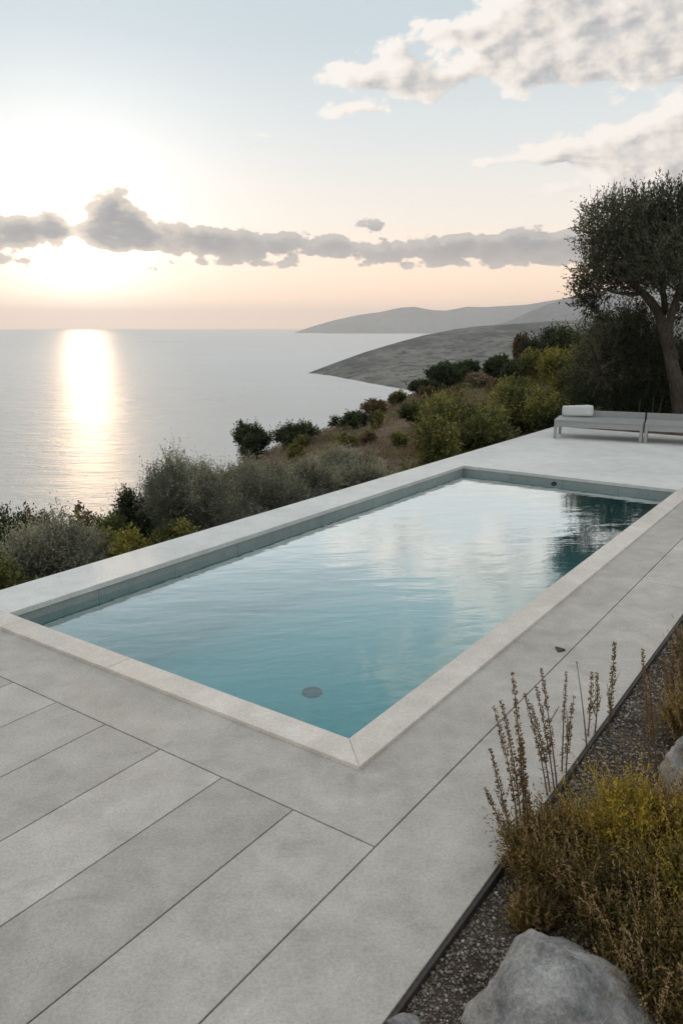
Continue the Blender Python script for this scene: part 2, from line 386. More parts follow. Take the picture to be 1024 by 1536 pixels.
# high lit clouds
dh = dens(G_high, (0, 0)); dh2 = dens(G_mid, (-.75, .22)); dm = dens(G_mid, (0, 0)); dhs = dens(G_soft, (-1.6, .5))
ah = t.rng(dh, .25, .64, 0, 1, 'SMOOTHSTEP')
shade = t.m('ADD', t.m('ADD', .03, t.m('ADD', t.m('MULTIPLY', t.m('SUBTRACT', dh2, dm), .85), t.m('MULTIPLY', t.m('SUBTRACT', dm, dh), .35))), t.rng(dhs, .70, 1.6, 0, .72), clamp=True)
hc = t.ramp(shade, [(0, (.84, .79, .735)), (.35, (.72, .665, .605)), (.7, (.47, .455, .45)), (1, (.32, .33, .35))])
hc = t.mix(1, hc, (K, K, K), 'MULTIPLY')
base = t.mix(t.m('MULTIPLY', ah, .92), base, hc)
# low grey bank
dl = dens(G_low, (0, 0)); dl2 = dens(G_low, (-.25, .45))
al = t.rng(dl, .27, .46, 0, 1, 'SMOOTHSTEP')
sh2 = t.m('ADD', t.m('ADD', .42, t.m('MULTIPLY', t.m('SUBTRACT', dl2, dl), .8)), t.rng(dl, .35, 1.1, -.25, .38), clamp=True)
lc = t.ramp(sh2, [(0, (.46, .435, .415)), (.45, (.25, .26, .28)), (1, (.15, .168, .20))])
warm = t.m('MULTIPLY', t.rng(ang, 1, 12, 1, .0), t.rng(dl, .32, .95, 1, 0))
lc = t.mix(t.m('MULTIPLY', warm, .85), lc, (1.05, .84, .62))
lc = t.mix(t.rng(el, 3.8, 6.0, .45, 0), lc, (.64, .54, .475))
lc = t.mix(1, lc, (K, K, K), 'MULTIPLY')
base = t.mix(t.m('MULTIPLY', al, .95), base, lc)
t.l.new(base, bg.inputs[0]); t.l.new(bg.outputs[0], wout.inputs[0])
world.cycles.sampling_method = 'MANUAL'; world.cycles.sample_map_resolution = 1024

scene.view_settings.view_transform = 'Standard'; scene.view_settings.look = 'None'
scene.view_settings.exposure = .3; scene.view_settings.gamma = 1
cy = scene.cycles
cy.use_denoising = True; cy.max_bounces = 8; cy.transparent_max_bounces = 8; cy.volume_bounces = 1; cy.use_adaptive_sampling = True; cy.adaptive_threshold = .02
cy.caustics_reflective = False; cy.caustics_refractive = False; cy.sample_clamp_indirect = 6

# ------------------------------------------------------------------ sea and air
bm = bmesh.new()
rs = [60, 400, 1500, 5000, 20500]; seg = 96
rings = [[bm.verts.new((r*math.sin(2*math.pi*k/seg), r*math.cos(2*math.pi*k/seg), SEA)) for k in range(seg)] for r in rs]
for r0, r1 in zip(rings, rings[1:]):
    for k in range(seg): bm.faces.new((r0[k], r0[(k+1) % seg], r1[(k+1) % seg], r1[k]))
bmesh.ops.recalc_face_normals(bm, faces=bm.faces)
for f in bm.faces:
    if f.normal.z < 0: f.normal_flip()
tag(from_bm('sea', bm, M['sea']), kind='structure', label='calm silver sea catching the low sun')

HAZE = 1.1e-4
m, tt, out = new_mat('haze_air'); pv = tt.node('ShaderNodeVolumePrincipled')
pv.inputs['Color'].default_value = (.97, .945, .92, 1); pv.inputs['Density'].default_value = HAZE; pv.inputs['Anisotropy'].default_value = .35
tt.l.new(pv.outputs[0], out.inputs['Volume'])
bm = bmesh.new(); box_bm(bm, -21000, 21000, -21000, 21000, SEA-1, 420)
tag(from_bm('haze', bm, m), kind='stuff', label='pale sea haze in the air')

# ------------------------------------------------------------------ headland and ranges
def fbm(x, y, s, o=5, seed=0.0):
    return mnoise.fractal(Vector((x*s + seed, y*s - seed, seed*.3)), 1.0, 2.0, o)
def ridge(name, front, crest, back_d, mat, amp, s, ncol=150, nrow=26, nback=10, bulge=.0, label=None):
    fr = np.array([(p.x, p.y, p.z) for p in front]); cr = np.array([(p.x, p.y, p.z) for p in crest])
    def resamp(a):
        tk = np.linspace(0, 1, len(a)); ts = np.linspace(0, 1, ncol)
        return np.stack([np.interp(ts, tk, a[:, i]) for i in range(3)], 1)
    fr, cr = resamp(fr), resamp(cr); rows = []
    for j in range(nrow):
        k = j / (nrow - 1); row = []
        for i in range(ncol):
            p = fr[i]*(1-k) + cr[i]*k
            hgt = cr[i, 2] - fr[i, 2]; p[2] = fr[i, 2] + hgt * (k**(1-bulge))
            e = math.sin(math.pi*min(1, k*1.0)) if k < 1 else 0
            nz = fbm(p[0], p[1], s) * amp * min(1, hgt/40) * (e*.9 + .1*k)
            gul = -abs(fbm(p[0]*1.0, p[1]*.4, s*1.7, 4, 7.7)) * amp * 1.3 * e * min(1, hgt/40)
            row.append(Vector((p[0], p[1], p[2] + nz + gul)))
        rows.append(row)
    for j in range(1, nback + 1):
        k = j / nback; row = []
        for i in range(ncol):
            d = Vector((cr[i, 0], cr[i, 1], 0)).normalized(); c = rows[nrow-1][i]
            p = c + d * back_d * k * min(1, max(.02, (cr[i, 2]-SEA)/(cr[:, 2].max()-SEA))); p.z = c.z + (SEA - 3 - c.z) * k**1.3
            row.append(p)
        rows.append(row)
    o = grid_obj(name, rows, mat); tag(o, label=label, kind='structure'); return o
def sea_pt(px, py): p = on_z(px, py, SEA); p.z -= 2; return p
front = [sea_pt(x, y) for x, y in ((463, 561), (490, 565), (520, 570.5), (550, 577), (580, 583), (610, 590), (650, 600), (720, 612), (800, 618), (900, 622), (1050, 620))]
crest = [at(x, y, d) for x, y, d in ((462, 559.5, 1062), (500, 545, 1120), (545, 529, 1190), (590, 515.5, 1270), (635, 503, 1360), (680, 494, 1450), (720, 489, 1520), (775, 485.5, 1600), (830, 481.5, 1680), (900, 478, 1750), (1080, 470, 1850))]
ridge('headland_hill', front, crest, 700, M['headland'], 7, .006, 200, 40, label='grey scrubby headland sloping down into the sea')
def surf():
    pts = [sea_pt(x, y) for x, y in ((500, 566.5), (520, 570.5), (550, 577), (580, 583), (610, 590), (650, 600))]
    r = random.Random(3); bm = bmesh.new(); N = 260; prev = None
    for i in range(N+1):
        q = i/N*(len(pts)-1); j = min(int(q), len(pts)-2); p = pts[j].lerp(pts[j+1], q-j); d = Vector((p.x, p.y, 0)).normalized()
        w = max(.3, 4 + 9*mnoise.fractal(Vector((i*.09, 0, 0)), 1, 2, 4))
        a = bm.verts.new((p.x + d.x*4, p.y + d.y*4, SEA+.25)); b = bm.verts.new((p.x - d.x*w, p.y - d.y*w, SEA+.22))
        if prev: bm.faces.new((prev[0], prev[1], b, a))
        prev = (a, b)
    tag(from_bm('surf', bm, plain('sea_foam', (.7, .72, .72), .8, 0, .2, .3)), kind='structure', label='thin line of white surf along the headland shore')
surf()
D1 = 8200.
front = [at(x, 495, D1-900) for x in (440, 520, 600, 680, 760, 840, 920, 1080)]
for p in front: p.z = SEA - 2
crest = [at(x, y, D1) for x, y in ((440, 499.5), (470, 489), (500, 480.5), (540, 472), (570, 468), (600, 461.5), (620, 460), (650, 465.5), (670, 466), (700, 460), (730, 460.5), (760, 459), (790, 457), (820, 452), (860, 446), (920, 440), (1080, 430))]
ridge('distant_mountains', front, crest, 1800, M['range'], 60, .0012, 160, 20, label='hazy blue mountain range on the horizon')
D2 = 5200.
front = [at(x, 500, D2-900) for x in (740, 800, 860, 920, 1000, 1100)]
for p in front: p.z = SEA - 2
crest = [at(x, y, D2) for x, y in ((735, 489.5), (765, 481), (790, 469), (820, 457), (850, 446.5), (880, 440), (940, 432), (1100, 420))]
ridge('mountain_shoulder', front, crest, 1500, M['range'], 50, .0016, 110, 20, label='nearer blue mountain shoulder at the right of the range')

# ------------------------------------------------------------------ near hillside (height field)
cx_ = np.array([-900, -400, 0, 200, 350, 430, 500, 590, 650, 700, 760, 850, 1024, 1500, 2200])
cyy = np.array([960, 930, 880, 825, 715, 672, 645, 602, 581, 566, 556, 545, 535, 505, 490])
crr = np.array([14, 14, 16, 20, 26, 28, 31, 36, 40, 43, 45, 46, 48, 52, 55])
c_az, c_z = [], []
for x, y, r in zip(cx_, cyy, crr):
    p = at(float(x), float(y), float(r)); c_az.append(math.atan2(p.x, p.y)); c_z.append(p.z)
c_az = np.array(c_az); c_z = np.array(c_z)
def terrain(x, y):
    az = math.atan2(x, y); R = math.hypot(x, y)
    Rc = float(np.interp(az, c_az, crr)); zc = float(np.interp(az, c_az, c_z))
    a = x*V1.x + y*V1.y; b = x*V2.x + y*V2.y
    z0 = -.62; R0 = min(Rc*.55, 9.0)
    if R <= R0: z = z0
    elif R <= Rc:
        k = (R - R0) / (Rc - R0); k = k*k*(3-2*k)*.5 + k*.5; z = z0 + (zc - z0) * k
    else:
        d = R - Rc; s1 = (zc - z0) / (Rc - R0)*.5
        z = zc + min(s1, 0)*d - .012*d*d if d < 25 else zc + min(s1, 0)*25 - .012*625 - (d-25)*.62
    z += fbm(x, y, .22, 5, 2.2)*.30*min(1, max(0, (R-7)/8)) + fbm(x, y, .05, 3, 5.1)*.35*min(1, max(0, (R-10)/15))
    # under the terrace and the garden bed the ground is cut away
    dins = min(a + 5, 18.6 - a, b + 7, 6.75 - b)
    if dins > 0: z = min(z, z - min(1, dins/.5) * 2.6) if b > 1 or a > 11.2 else min(z, -.5)
    return max(z, SEA - 8)
azs = np.linspace(rad(-80), rad(80), 320)
Rs = np.concatenate([np.linspace(3, 60, 150), np.linspace(61.5, 100, 22), np.linspace(106, 240, 16)])
rows = [[Vector((R*math.sin(a), R*math.cos(a), terrain(R*math.sin(a), R*math.cos(a)))) for a in azs] for R in Rs]
tag(grid_obj('hillside', rows, M['hill']), kind='structure', label='dry brown hillside falling to the sea')
def hit(px, py):                              # ground point under a pixel
    for R in np.arange(8, 90, .15):
        p = at(px, py, float(R))
        if p.z <= terrain(p.x, p.y): return Vector((p.x, p.y, terrain(p.x, p.y)))
    az = math.atan2(ray(px, py).x, ray(px, py).y); R = float(np.interp(az, c_az, crr))
    return Vector((R*math.sin(az), R*math.cos(az), terrain(R*math.sin(az), R*math.cos(az))))

# ------------------------------------------------------------------ terrace, pool
PA0, PA1, PB0, PB1 = 3.33, 12.13, 2.29, 5.90
def tinted(o, bm_tints): pass
class Slabs:
    def __init__(s): s.bm = bmesh.new(); s.lay = s.bm.verts.layers.float.new('tint')
    def add(s, pts, z0, z1, tint, bev=.004):
        n0 = len(s.bm.verts); s.bm.verts.ensure_lookup_table(); old = set(s.bm.verts)
        prism(s.bm, pts, z0, z1, bev)
        for v in s.bm.verts:
            if v not in old: v[s.lay] = tint
    def build(s, name, mat, parent=None): return from_bm(name, s.bm, mat, parent)
rng = random.Random(4)
S = Slabs(); g = .004
bj = [1.67 + .497*i for i in range(0, 12)]
tn = [.60, .30, .70, .38, .44, .66, .30, .55, .5, .38, .6]
for i in range(11):
    S.add(rect(-2.5, 2.645-g, bj[i]+g, bj[i+1]-g), -.05, 0, tn[i])
# L-shaped ring of one pour beside the pool (near and right)
S.add([AB(2.645+g, 1.67+g), AB(12.6, 1.67+g), AB(12.6, 2.085), AB(3.13, 2.085), AB(3.13, 7.1), AB(2.645+g, 7.1)], -.05, 0, .55)
S.add(rect(-2.5, 7.41-g, 1.14, 1.67-g), -.05, .0, .62)
S.add(rect(7.41+g, 12.6, 1.14, 1.67-g), -.05, .0, .8)
deck = S.build('pool_deck', M['deck']); tag(deck, kind='structure', label='grey concrete slab deck round the pool')
S = Slabs()
S.add([AB(12.6+g, -6), AB(18.4, -6), AB(18.4, 6.5), AB(3.34, 6.5), AB(3.34, PB1-.012), AB(PA1-.012, PB1-.012), AB(PA1-.012, 2.30), AB(12.6+g, 2.30)], -.05, 0.0, .6, .006)
terr = S.build('upper_terrace', M['pale']); tag(terr, kind='structure', label='pale poured concrete terrace running behind the pool')
bm = bmesh.new()
for r in (rect(-2.5, 3.29, 1.16, 7.05), rect(3.29, 12.16, 1.16, 2.26), rect(12.16, 18.36, -5.9, 6.46), rect(3.29, 12.16, 5.93, 6.46)):
    prism(bm, r, -2.4, -.055)
tag(from_bm('deck_foundation', bm, M['base']), kind='structure', label='dark foundation under the deck')

pool = empty('swimming_pool', AB((PA0+PA1)/2, (PB0+PB1)/2, -1.5))
tag(pool, 'long rectangular turquoise pool sunk into the concrete terrace with stone coping', 'swimming pool')
pl = Vector(pool.location)
def inpool(o): o.parent = pool; o.location = -pl; return o
WL = -.132
# basin
bm = bmesh.new(); zb = -1.05; zt = -.30
c4 = [AB(PA0, PB0), AB(PA1, PB0), AB(PA1, PB1), AB(PA0, PB1)]
def ringv(z, off=0): return [bm.verts.new((p.x, p.y, z)) for p in c4]
b0 = ringv(zb); b1 = ringv(zt)
bm.faces.new(b0)
for i in range(4): bm.faces.new((b0[i], b1[i], b1[(i+1) % 4], b0[(i+1) % 4]))
inpool(from_bm('basin', bm, M['liner']))
# wall panels between the basin and the coping
S = Slabs()
def wallrow(fix, a0, a1, n, alongA, sgn, tw=.03):
    st = (a1 - a0) / n
    for i in range(n):
        u0, u1 = a0 + i*st + .002, a0 + (i+1)*st - .002
        if alongA: r = rect(u0, u1, min(fix, fix+sgn*tw), max(fix, fix+sgn*tw))
        else: r = rect(min(fix, fix+sgn*tw), max(fix, fix+sgn*tw), u0, u1)
        S.add(r, zt, -.0525, rng.uniform(.35, .7), 0)
wallrow(PB1, PA0, PA1, 9, True, 1); wallrow(PB0, PA0, PA1, 9, True, -1)
wallrow(PA1, PB0, PB1, 4, False, 1); wallrow(PA0, PB0, PB1, 4, False, -1)
inpool(S.build('wall_panel', M['wall']))
# raised coping stones, near and right side, mitred at the corner
CZ = .026
def stone(pts, tint, bev=.006):
    s = Slabs(); s.add(pts, -.048, CZ, tint, bev); return inpool(s.build('coping_stone', M['coping']))
i0, o0 = PB0 + .012, 2.085; ia, oa = PA0 + .012, 3.13
e = .0015
cuts = [4.26, 5.6, 6.52]
stone([AB(oa, o0), AB(ia, i0), AB(ia, cuts[0]-e), AB(oa, cuts[0]-e)], .62)
stone(rect(oa, ia, cuts[0]+e, cuts[1]-e), .5)
stone(rect(oa, ia, cuts[1]+e, cuts[2]), .6)
cutA = [6.4, 9.4, 12.1]
stone([AB(oa, o0-.0), AB(cutA[0]-e, o0), AB(cutA[0]-e, i0), AB(ia+.003, i0)], .5)
stone(rect(cutA[0]+e, cutA[1]-e, o0, i0), .58); stone(rect(cutA[1]+e, cutA[2], o0, i0), .48)
# floor drain
dp = on_z(468, 1040, zb); dr = empty('drain'); 
bm = bmesh.new(); ro = .098
import itertools
def disc_ring(bm, r0, r1, z0, z1, seg=40):
    vs = []
    for r, z in ((r0, z0), (r0, z1), (r1, z1), (r1, z0)):
        vs.append([bm.verts.new((r*math.cos(2*math.pi*k/seg), r*math.sin(2*math.pi*k/seg), z)) for k in range(seg)])
    for q in range(4):
        A_, B_ = vs[q], vs[(q+1) % 4]
        for k in range(seg): bm.faces.new((A_[k], B_[k], B_[(k+1) % seg], A_[(k+1) % seg]))
    bmesh.ops.recalc_face_normals(bm, faces=bm.faces)
disc_ring(bm, .07, ro, .002, .02)
COL.objects.unlink(dr); bpy.data.objects.remove(dr)
dr = from_bm('floor_drain', bm, M['grate'], pool); dr.location = dp - pl
bm = bmesh.new(); bmesh.ops.create_circle(bm, cap_ends=True, segments=40, radius=.07)
for v in bm.verts: v.co.z = .008
for k in range(-3, 4):
    w = math.sqrt(max(0, .066**2 - (k*.017)**2)); box_bm(bm, -w, w, k*.017-.004, k*.017+.004, .0085, .016)
o = from_bm('drain_grate', bm, M['drain'], dr)
# inlet fitting on the far wall
ip = on_z(829, 726, -.13); a_, b_ = to_ab(ip)
bm = bmesh.new(); disc_ring(bm, .018, .045, 0, .03, 20); bmesh.ops.create_circle(bm, cap_ends=True, segments=20, radius=.03)
o = from_bm('water_inlet', bm, M['grate'], pool)
o.rotation_mode = 'QUATERNION'; o.rotation_quaternion = (-V1).to_track_quat('Z', 'Y'); o.location = AB(PA1-.002, b_, -.14) - pl
# the water
nA, nB = 2, 2
bm = bmesh.new(); vs = [bm.verts.new((p.x, p.y, WL)) for p in c4]; bm.faces.new(vs)
tag(from_bm('pool_water', bm, M['pool_water']), kind='structure', label='still turquoise pool water reflecting the sky')

# thin dark strip along the deck edge by the gravel
bm = bmesh.new(); prism(bm, rect(-2.5, 11.3, 1.118, 1.134), -.16, -.004, .002)
tag(from_bm('edging_strip', bm, M['edging']), 'thin dark strip between the concrete deck and the gravel bed', 'edging')
# small wedge lying on the slab joint
wp = on_z(836, 979, 0)
bm = bmesh.new()
tri = [(0, 0), (.075, .012), (.03, .085)]
lo = [bm.verts.new((x, y, .001)) for x, y in tri]; hi = [bm.verts.new((x*.9+.003, y*.9+.002, .016 if i else .004)) for i, (x, y) in enumerate(tri)]
bm.faces.new(list(reversed(lo))); bm.faces.new(hi)
for i in range(3): bm.faces.new((lo[i], lo[(i+1) % 3], hi[(i+1) % 3], hi[i]))
o = from_bm('plastic_wedge', bm, M['grate']); o.location = wp; o.rotation_euler.z = .3
tag(o, 'tiny dark wedge lying on the long joint between the deck slabs', 'wedge')

# ------------------------------------------------------------------ garden bed
def bed_z(a, b):
    p = AB(a, b); return -.042 + .05*max(0, .9-b) + .022*fbm(p.x, p.y, 1.6, 4, 3.1)
rows = [[(lambda p, z: Vector((p.x, p.y, z)))(AB(a, b), bed_z(a, b)) for b in np.linspace(-4, 1.12, 60)] for a in np.linspace(-2.5, 11.4, 120)]
tag(grid_obj('garden_soil', rows, M['soil']), kind='structure', label='dark soil of the gravel garden bed')
def gravel():
    r = np.random.default_rng(7); bm = bmesh.new(); bmesh.ops.create_icosphere(bm, subdivisions=1, radius=1)
    base = np.array([v.co[:] for v in bm.verts]); tris = np.array([[v.index for v in f.verts] for f in bm.faces]); bm.free()
    # more, finer stones where the bed is near
    n = 40000
    a = 1.5 + (r.random(n)**1.6)*8.2; b = 1.115 - r.random(n)**1.3*(1.0 + .25*a)
    size = (.0034 + .0056*r.random(n)**2.2) * (1 + .10*(a-1.5))
    P = np.array([[*AB(x, y)[:2], bed_z(x, y)] for x, y in zip(a, b)])
    sc3 = r.uniform(.65, 1.25, (n, 3)) * size[:, None]; sc3[:, 2] *= .75
    V = base[None]*(1 + r.normal(0, .16, (n, len(base), 1))) * sc3[:, None, :]
    th = r.random(n)*6.283; c, s = np.cos(th)[:, None], np.sin(th)[:, None]
    X = V[..., 0]*c - V[..., 1]*s; Y = V[..., 0]*s + V[..., 1]*c
    V = np.stack([X, Y, V[..., 2]], -1) + P[:, None, :]; V[..., 2] += size[:, None]*.45
    nb = len(base); allV = V.reshape(-1, 3); F_ = (tris[None] + (np.arange(n)*nb)[:, None, None]).reshape(-1, 3)
    me = bpy.data.meshes.new('gravel'); me.vertices.add(len(allV)); me.vertices.foreach_set('co', allV.astype(np.float32).ravel())
    me.loops.add(F_.size); me.loops.foreach_set('vertex_index', F_.astype(np.int32).ravel())
    me.polygons.add(len(F_)); me.polygons.foreach_set('loop_start', np.arange(len(F_), dtype=np.int32)*3); me.update(calc_edges=True)
    at_ = me.attributes.new('tint', 'FLOAT', 'POINT'); at_.data.foreach_set('value', np.repeat(np.clip(r.normal(.42, .24, n), 0, 1), nb).astype(np.float32))
    tag(link('gravel', me, M['gravel']), kind='stuff', label='brown and grey gravel covering the garden bed')
gravel()
def boulder(name, label, loc, size, seed, mat, rz=0.0, flat=.0, cuts=9):
    bm = bmesh.new(); bmesh.ops.create_icosphere(bm, subdivisions=5, radius=1)
    rr = random.Random(seed)
    pls = []
    for _ in range(cuts):
        d = Vector((rr.uniform(-1, 1), rr.uniform(-1, 1), rr.uniform(-.3, 1))).normalized(); pls.append((d, rr.uniform(.62, .88)))
    for v in bm.verts:
        p = v.co.copy()
        for d, k in pls:
            x = p.dot(d)
            if x > k: p -= d*(x-k)*.88
        p *= 1 + .10*mnoise.fractal(p*1.6 + Vector((seed, 0, 0)), 1, 2, 4) + .035*mnoise.fractal(p*6 + Vector((0, seed, 0)), 1, 2, 4)
        v.co = Vector((p.x*size[0], p.y*size[1], p.z*size[2]))
    o = from_bm(name, bm, mat, None, True); o.location = loc; o.rotation_euler.z = rz
    tag(o, label, 'boulder', 'boulders in the gravel bed'); return o

# ------------------------------------------------------------------ foliage
class Leaves:
    def __init__(s): s.V = []; s.T = []
    def add(s, P, Dv, L, W, tint, r):
        Dv = Dv / np.maximum(1e-9, np.linalg.norm(Dv, axis=1, keepdims=True))
        side = np.cross(Dv, r.normal(0, 1, Dv.shape)); side /= np.maximum(1e-9, np.linalg.norm(side, axis=1, keepdims=True))
        L = np.broadcast_to(L, (len(P),))[:, None]; W = np.broadcast_to(W, (len(P),))[:, None]
        mid = P + Dv*L*.45
        s.V.append(np.stack([P, mid + side*W*.5, P + Dv*L, mid - side*W*.5], 1).reshape(-1, 3)); s.T.append(np.broadcast_to(tint, (len(P),)))
    def build(s, name, mat, parent=None):
        return link(name, raw_mesh(name, np.concatenate(s.V), 4, np.concatenate(s.T)), mat, parent)
def sprigs(lv, P0, Dv, length, k, leafL, leafW, tint, r, spread=.8, droop=0.0):
    n = len(P0); tt_ = (np.arange(k) + .5)/k
    Dv = Dv/np.linalg.norm(Dv, axis=1, keepdims=True)
    length = np.broadcast_to(length, (n,))
    bend = r.normal(0, .18, (n, 3))
    P = P0[:, None, :] + (Dv[:, None, :]*tt_[None, :, None] + bend[:, None, :]*(tt_**2)[None, :, None])*length[:, None, None]
    P[..., 2] -= droop*(tt_**2)[None, :]*length[:, None]
    LD = Dv[:, None, :]*.75 + r.normal(0, spread*.6, (n, k, 3))
    Ls = leafL*r.uniform(.6, 1.25, (n, k)); T = np.clip(tint[:, None] + r.normal(0, .08, (n, k)), 0, 1)
    lv.add(P.reshape(-1, 3), LD.reshape(-1, 3), Ls.ravel(), (leafW/leafL)*Ls.ravel(), T.ravel(), r)
def crown(lv, lobes, n, spL, k, leafL, leafW, r, up=.35, inner=.35, tint0=.5, tvar=.16, spread=.8, zmin=None, top=False):
    """lobes: (cx,cy,cz,rx,ry,rz)"""
    lobes = np.array(lobes, float); vol = (lobes[:, 3]*lobes[:, 4]*lobes[:, 5])**(.75); pr = vol/vol.sum()
    li = r.choice(len(lobes), n, p=pr); lt = r.normal(0, tvar*.8, len(lobes))
    d = r.normal(0, 1, (n, 3)); d /= np.linalg.norm(d, axis=1, keepdims=True)
    rr = 1 - r.random(n)**1.3*(1-inner)
    C = lobes[li, :3]; R = lobes[li, 3:]
    # small random clump pattern through each crown
    tip = C + d*R*rr[:, None]
    dirn = d*R/np.linalg.norm(d*R, axis=1, keepdims=True) + np.array([0, 0, up]) + r.normal(0, .28, (n, 3))
    dirn /= np.linalg.norm(dirn, axis=1, keepdims=True)
    L = spL*np.clip(r.lognormal(0, .34, n), .5, 2.1)
    P0 = tip - dirn*L[:, None]*.7
    if zmin is not None:
        keep = P0[:, 2] > zmin; P0, dirn, L, li = P0[keep], dirn[keep], L[keep], li[keep]
    tint = np.clip(tint0 + lt[li] + r.normal(0, tvar, len(P0)), 0, 1)
    sprigs(lv, P0, dirn, L, k, leafL, leafW, tint, r, spread)
def dome_lobes(rx, ry, h, n, r, squash=.8):
    out = [(0, 0, h*.40, rx*.66, ry*.66, h*.42)]
    for i in range(n + 5):
        a = r.random()*6.283; q = math.sqrt(r.random())*.82
        x, y = rx*q*math.cos(a), ry*q*math.sin(a)
        zc = h*(.20 + .56*(1-q*q*.6)*r.uniform(.6, 1.15)); s = r.uniform(.20, .40)
        out.append((x, y, min(zc, h*(1-s*squash*.9)), rx*s, ry*s, h*s*squash))
    return out
def stems(parent, h, rx, r, n=7, r0=.018, mat=None):
    bm = bmesh.new()
    for i in range(n):
        a = r.random()*6.283; q = r.uniform(.2, .75); e = Vector((rx*q*math.cos(a), rx*q*math.sin(a), h*r.uniform(.55, .85)))
        b = Vector((e.x*.12, e.y*.12, -.12)); mid = b.lerp(e, .5) + Vector((r.uniform(-.1, .1)*rx, r.uniform(-.1, .1)*rx, h*.06))
        tubes_bm(bm, [b, b.lerp(mid, .5), mid, e], [r0, r0*.85, r0*.6, r0*.25], 6)
    return from_bm('stem', bm, mat or M['twig'], parent, True)
SEEDS = itertools.count(11)
def shrub(name, label, cat, base, rx, h, mat, n=1300, spL=.22, k=9, leafL=.05, leafW=.014, up=.4, group=None, nl=7, ry=None, tint0=.5, tvar=.16, stem=True, spread=.8, inner=.35):
    r = np.random.default_rng(next(SEEDS)); root = empty(name, base); tag(root, label, cat, group)
    lv = Leaves(); crown(lv, dome_lobes(rx, ry or rx, h, nl, r), n, spL, k, leafL, leafW, r, up, inner, tint0, tvar, spread, zmin=-.25)
    lv.build('foliage', mat, root)
    if stem: stems(root, h, rx, r, r0=max(.010, .018*h))
    return root
def shrub_px(name, label, cat, x0, x1, ytop, ybase, mat, dens=1.0, group=None, hb=None, **kw):
    """a shrub standing on the hillside where the photograph shows its foot"""
    p = hit((x0+x1)/2, ybase); d = math.hypot(p.x, p.y)
    w = (x1-x0)/F*d*1.22/2; h = max(.25, at((x0+x1)/2, ytop-3, d).z - p.z)
    p.z -= .03
    leaf = max(.035, d*.0022)
    n = int(dens*min(1500, 240 + 900*w*h/ (leaf/.06)))
    return shrub(name, label, cat, p, max(w, .2), h*1.02, mat, n=n, spL=max(.14, .22*min(w, h)*1.4), k=9, leafL=leaf*1.4, leafW=leaf*.75, group=group, tvar=kw.pop('tvar', .22), **kw)
def shrub_at(name, label, cat, x0, x1, ytop, b, mat, h_below=.65, n=2200, group=None, **kw):
    """a shrub beyond the left pool wall: pixel extent, standing on the line B = b"""
    d = ray((x0+x1)/2, 700); kk = b / (d.x*V2.x + d.y*V2.y); p = Vector((d.x*kk, d.y*kk, 0)); dist = math.hypot(p.x, p.y)
    zt = at((x0+x1)/2, ytop, dist).z; zb = min(terrain(p.x, p.y), -.3) - .05
    w = (x1-x0)/F*dist/2*1.05; p.z = zb
    leaf = max(.028, dist*.0026)
    kw.setdefault('leafL', leaf*1.5); kw.setdefault('leafW', leaf*(.40 if mat is M['grey_leaf'] else .72)); kw.setdefault('tvar', .24)
    return shrub(name, label, cat, p, w, zt - zb, mat, n=n, group=group, **kw)

GW = 'bushes growing beyond the left pool wall'
shrub_at('grey_bush', 'large rounded silver grey bush at the left end of the pool wall', 'bush', -20, 146, 768, 7.5, M['grey_leaf'], n=4200, spL=.26, k=11, up=.55, group=GW, nl=9)
shrub_at('grey_bush', 'tall silver grey bush, the biggest, behind the middle of the pool wall', 'bush', 208, 356, 668, 7.9, M['grey_leaf'], n=7000, spL=.26, k=11, up=.7, group=GW, nl=14, tint0=.42)
shrub_at('grey_bush', 'silver grey bush beside the tallest one, on its right', 'bush', 335, 440, 680, 7.7, M['grey_leaf'], n=4400, spL=.25, k=11, up=.7, group=GW, nl=11, tint0=.45)
shrub_at('grey_bush', 'narrow grey bush between two broader grey ones behind the pool wall', 'bush', 415, 512, 686, 7.7, M['grey_leaf'], n=3400, spL=.25, k=11, up=.7, group=GW, nl=10, tint0=.55)
shrub_at('grey_bush', 'feathery pale grey bush nearest the dry brown slope', 'bush', 474, 590, 668, 7.9, M['grey_leaf'], n=4400, spL=.27, k=11, up=.75, group=GW, nl=11, tint0=.6)
shrub_at('evergreen_bush', 'dark green bush left of the tallest grey bush', 'bush', 148, 236, 733, 8.6, M['dark_leaf'], n=2600, spL=.2, k=9, leafW=.02, group=GW)
shrub_at('evergreen_bush', 'dark bush just behind the yellow green shrub', 'bush', 105, 195, 764, 8.2, M['green_leaf'], n=2400, spL=.2, k=9, group=GW, tint0=.22)
shrub_at('evergreen_bush', 'dark low bush at the left edge behind the grey one', 'bush', -40, 76, 743, 9.6, M['dark_leaf'], n=2600, spL=.22, k=9, leafW=.022, group=GW)
shrub_at('yellow_green_shrub', 'small bright yellow green shrub against the pool wall', 'shrub', 136, 214, 793, 7.15, M['lime_leaf'], n=2200, spL=.16, k=10, up=.6, group=GW)
shrub_at('evergreen_bush', 'olive green bush at the far left corner beside the wall', 'bush', -60, 30, 835, 7.1, M['green_leaf'], n=1600, spL=.2, k=9, group=GW, tint0=.3)
shrub_at('low_shrub', 'low scrubby grey green plant at the foot of the tallest grey bush', 'shrub', 208, 300, 783, 7.0, M['green_leaf'], n=1200, spL=.16, k=9, group=GW, tint0=.35)
shrub_at('low_shrub', 'low scrubby plant in front of the grey bushes right of centre', 'shrub', 300, 400, 752, 7.0, M['grey_leaf'], n=1200, spL=.18, k=9, group=GW, tint0=.25)
shrub_at('low_shrub', 'low scrubby plant below the narrow grey bush', 'shrub', 390, 500, 725, 7.1, M['grey_leaf'], n=1200, spL=.18, k=9, group=GW, tint0=.2)
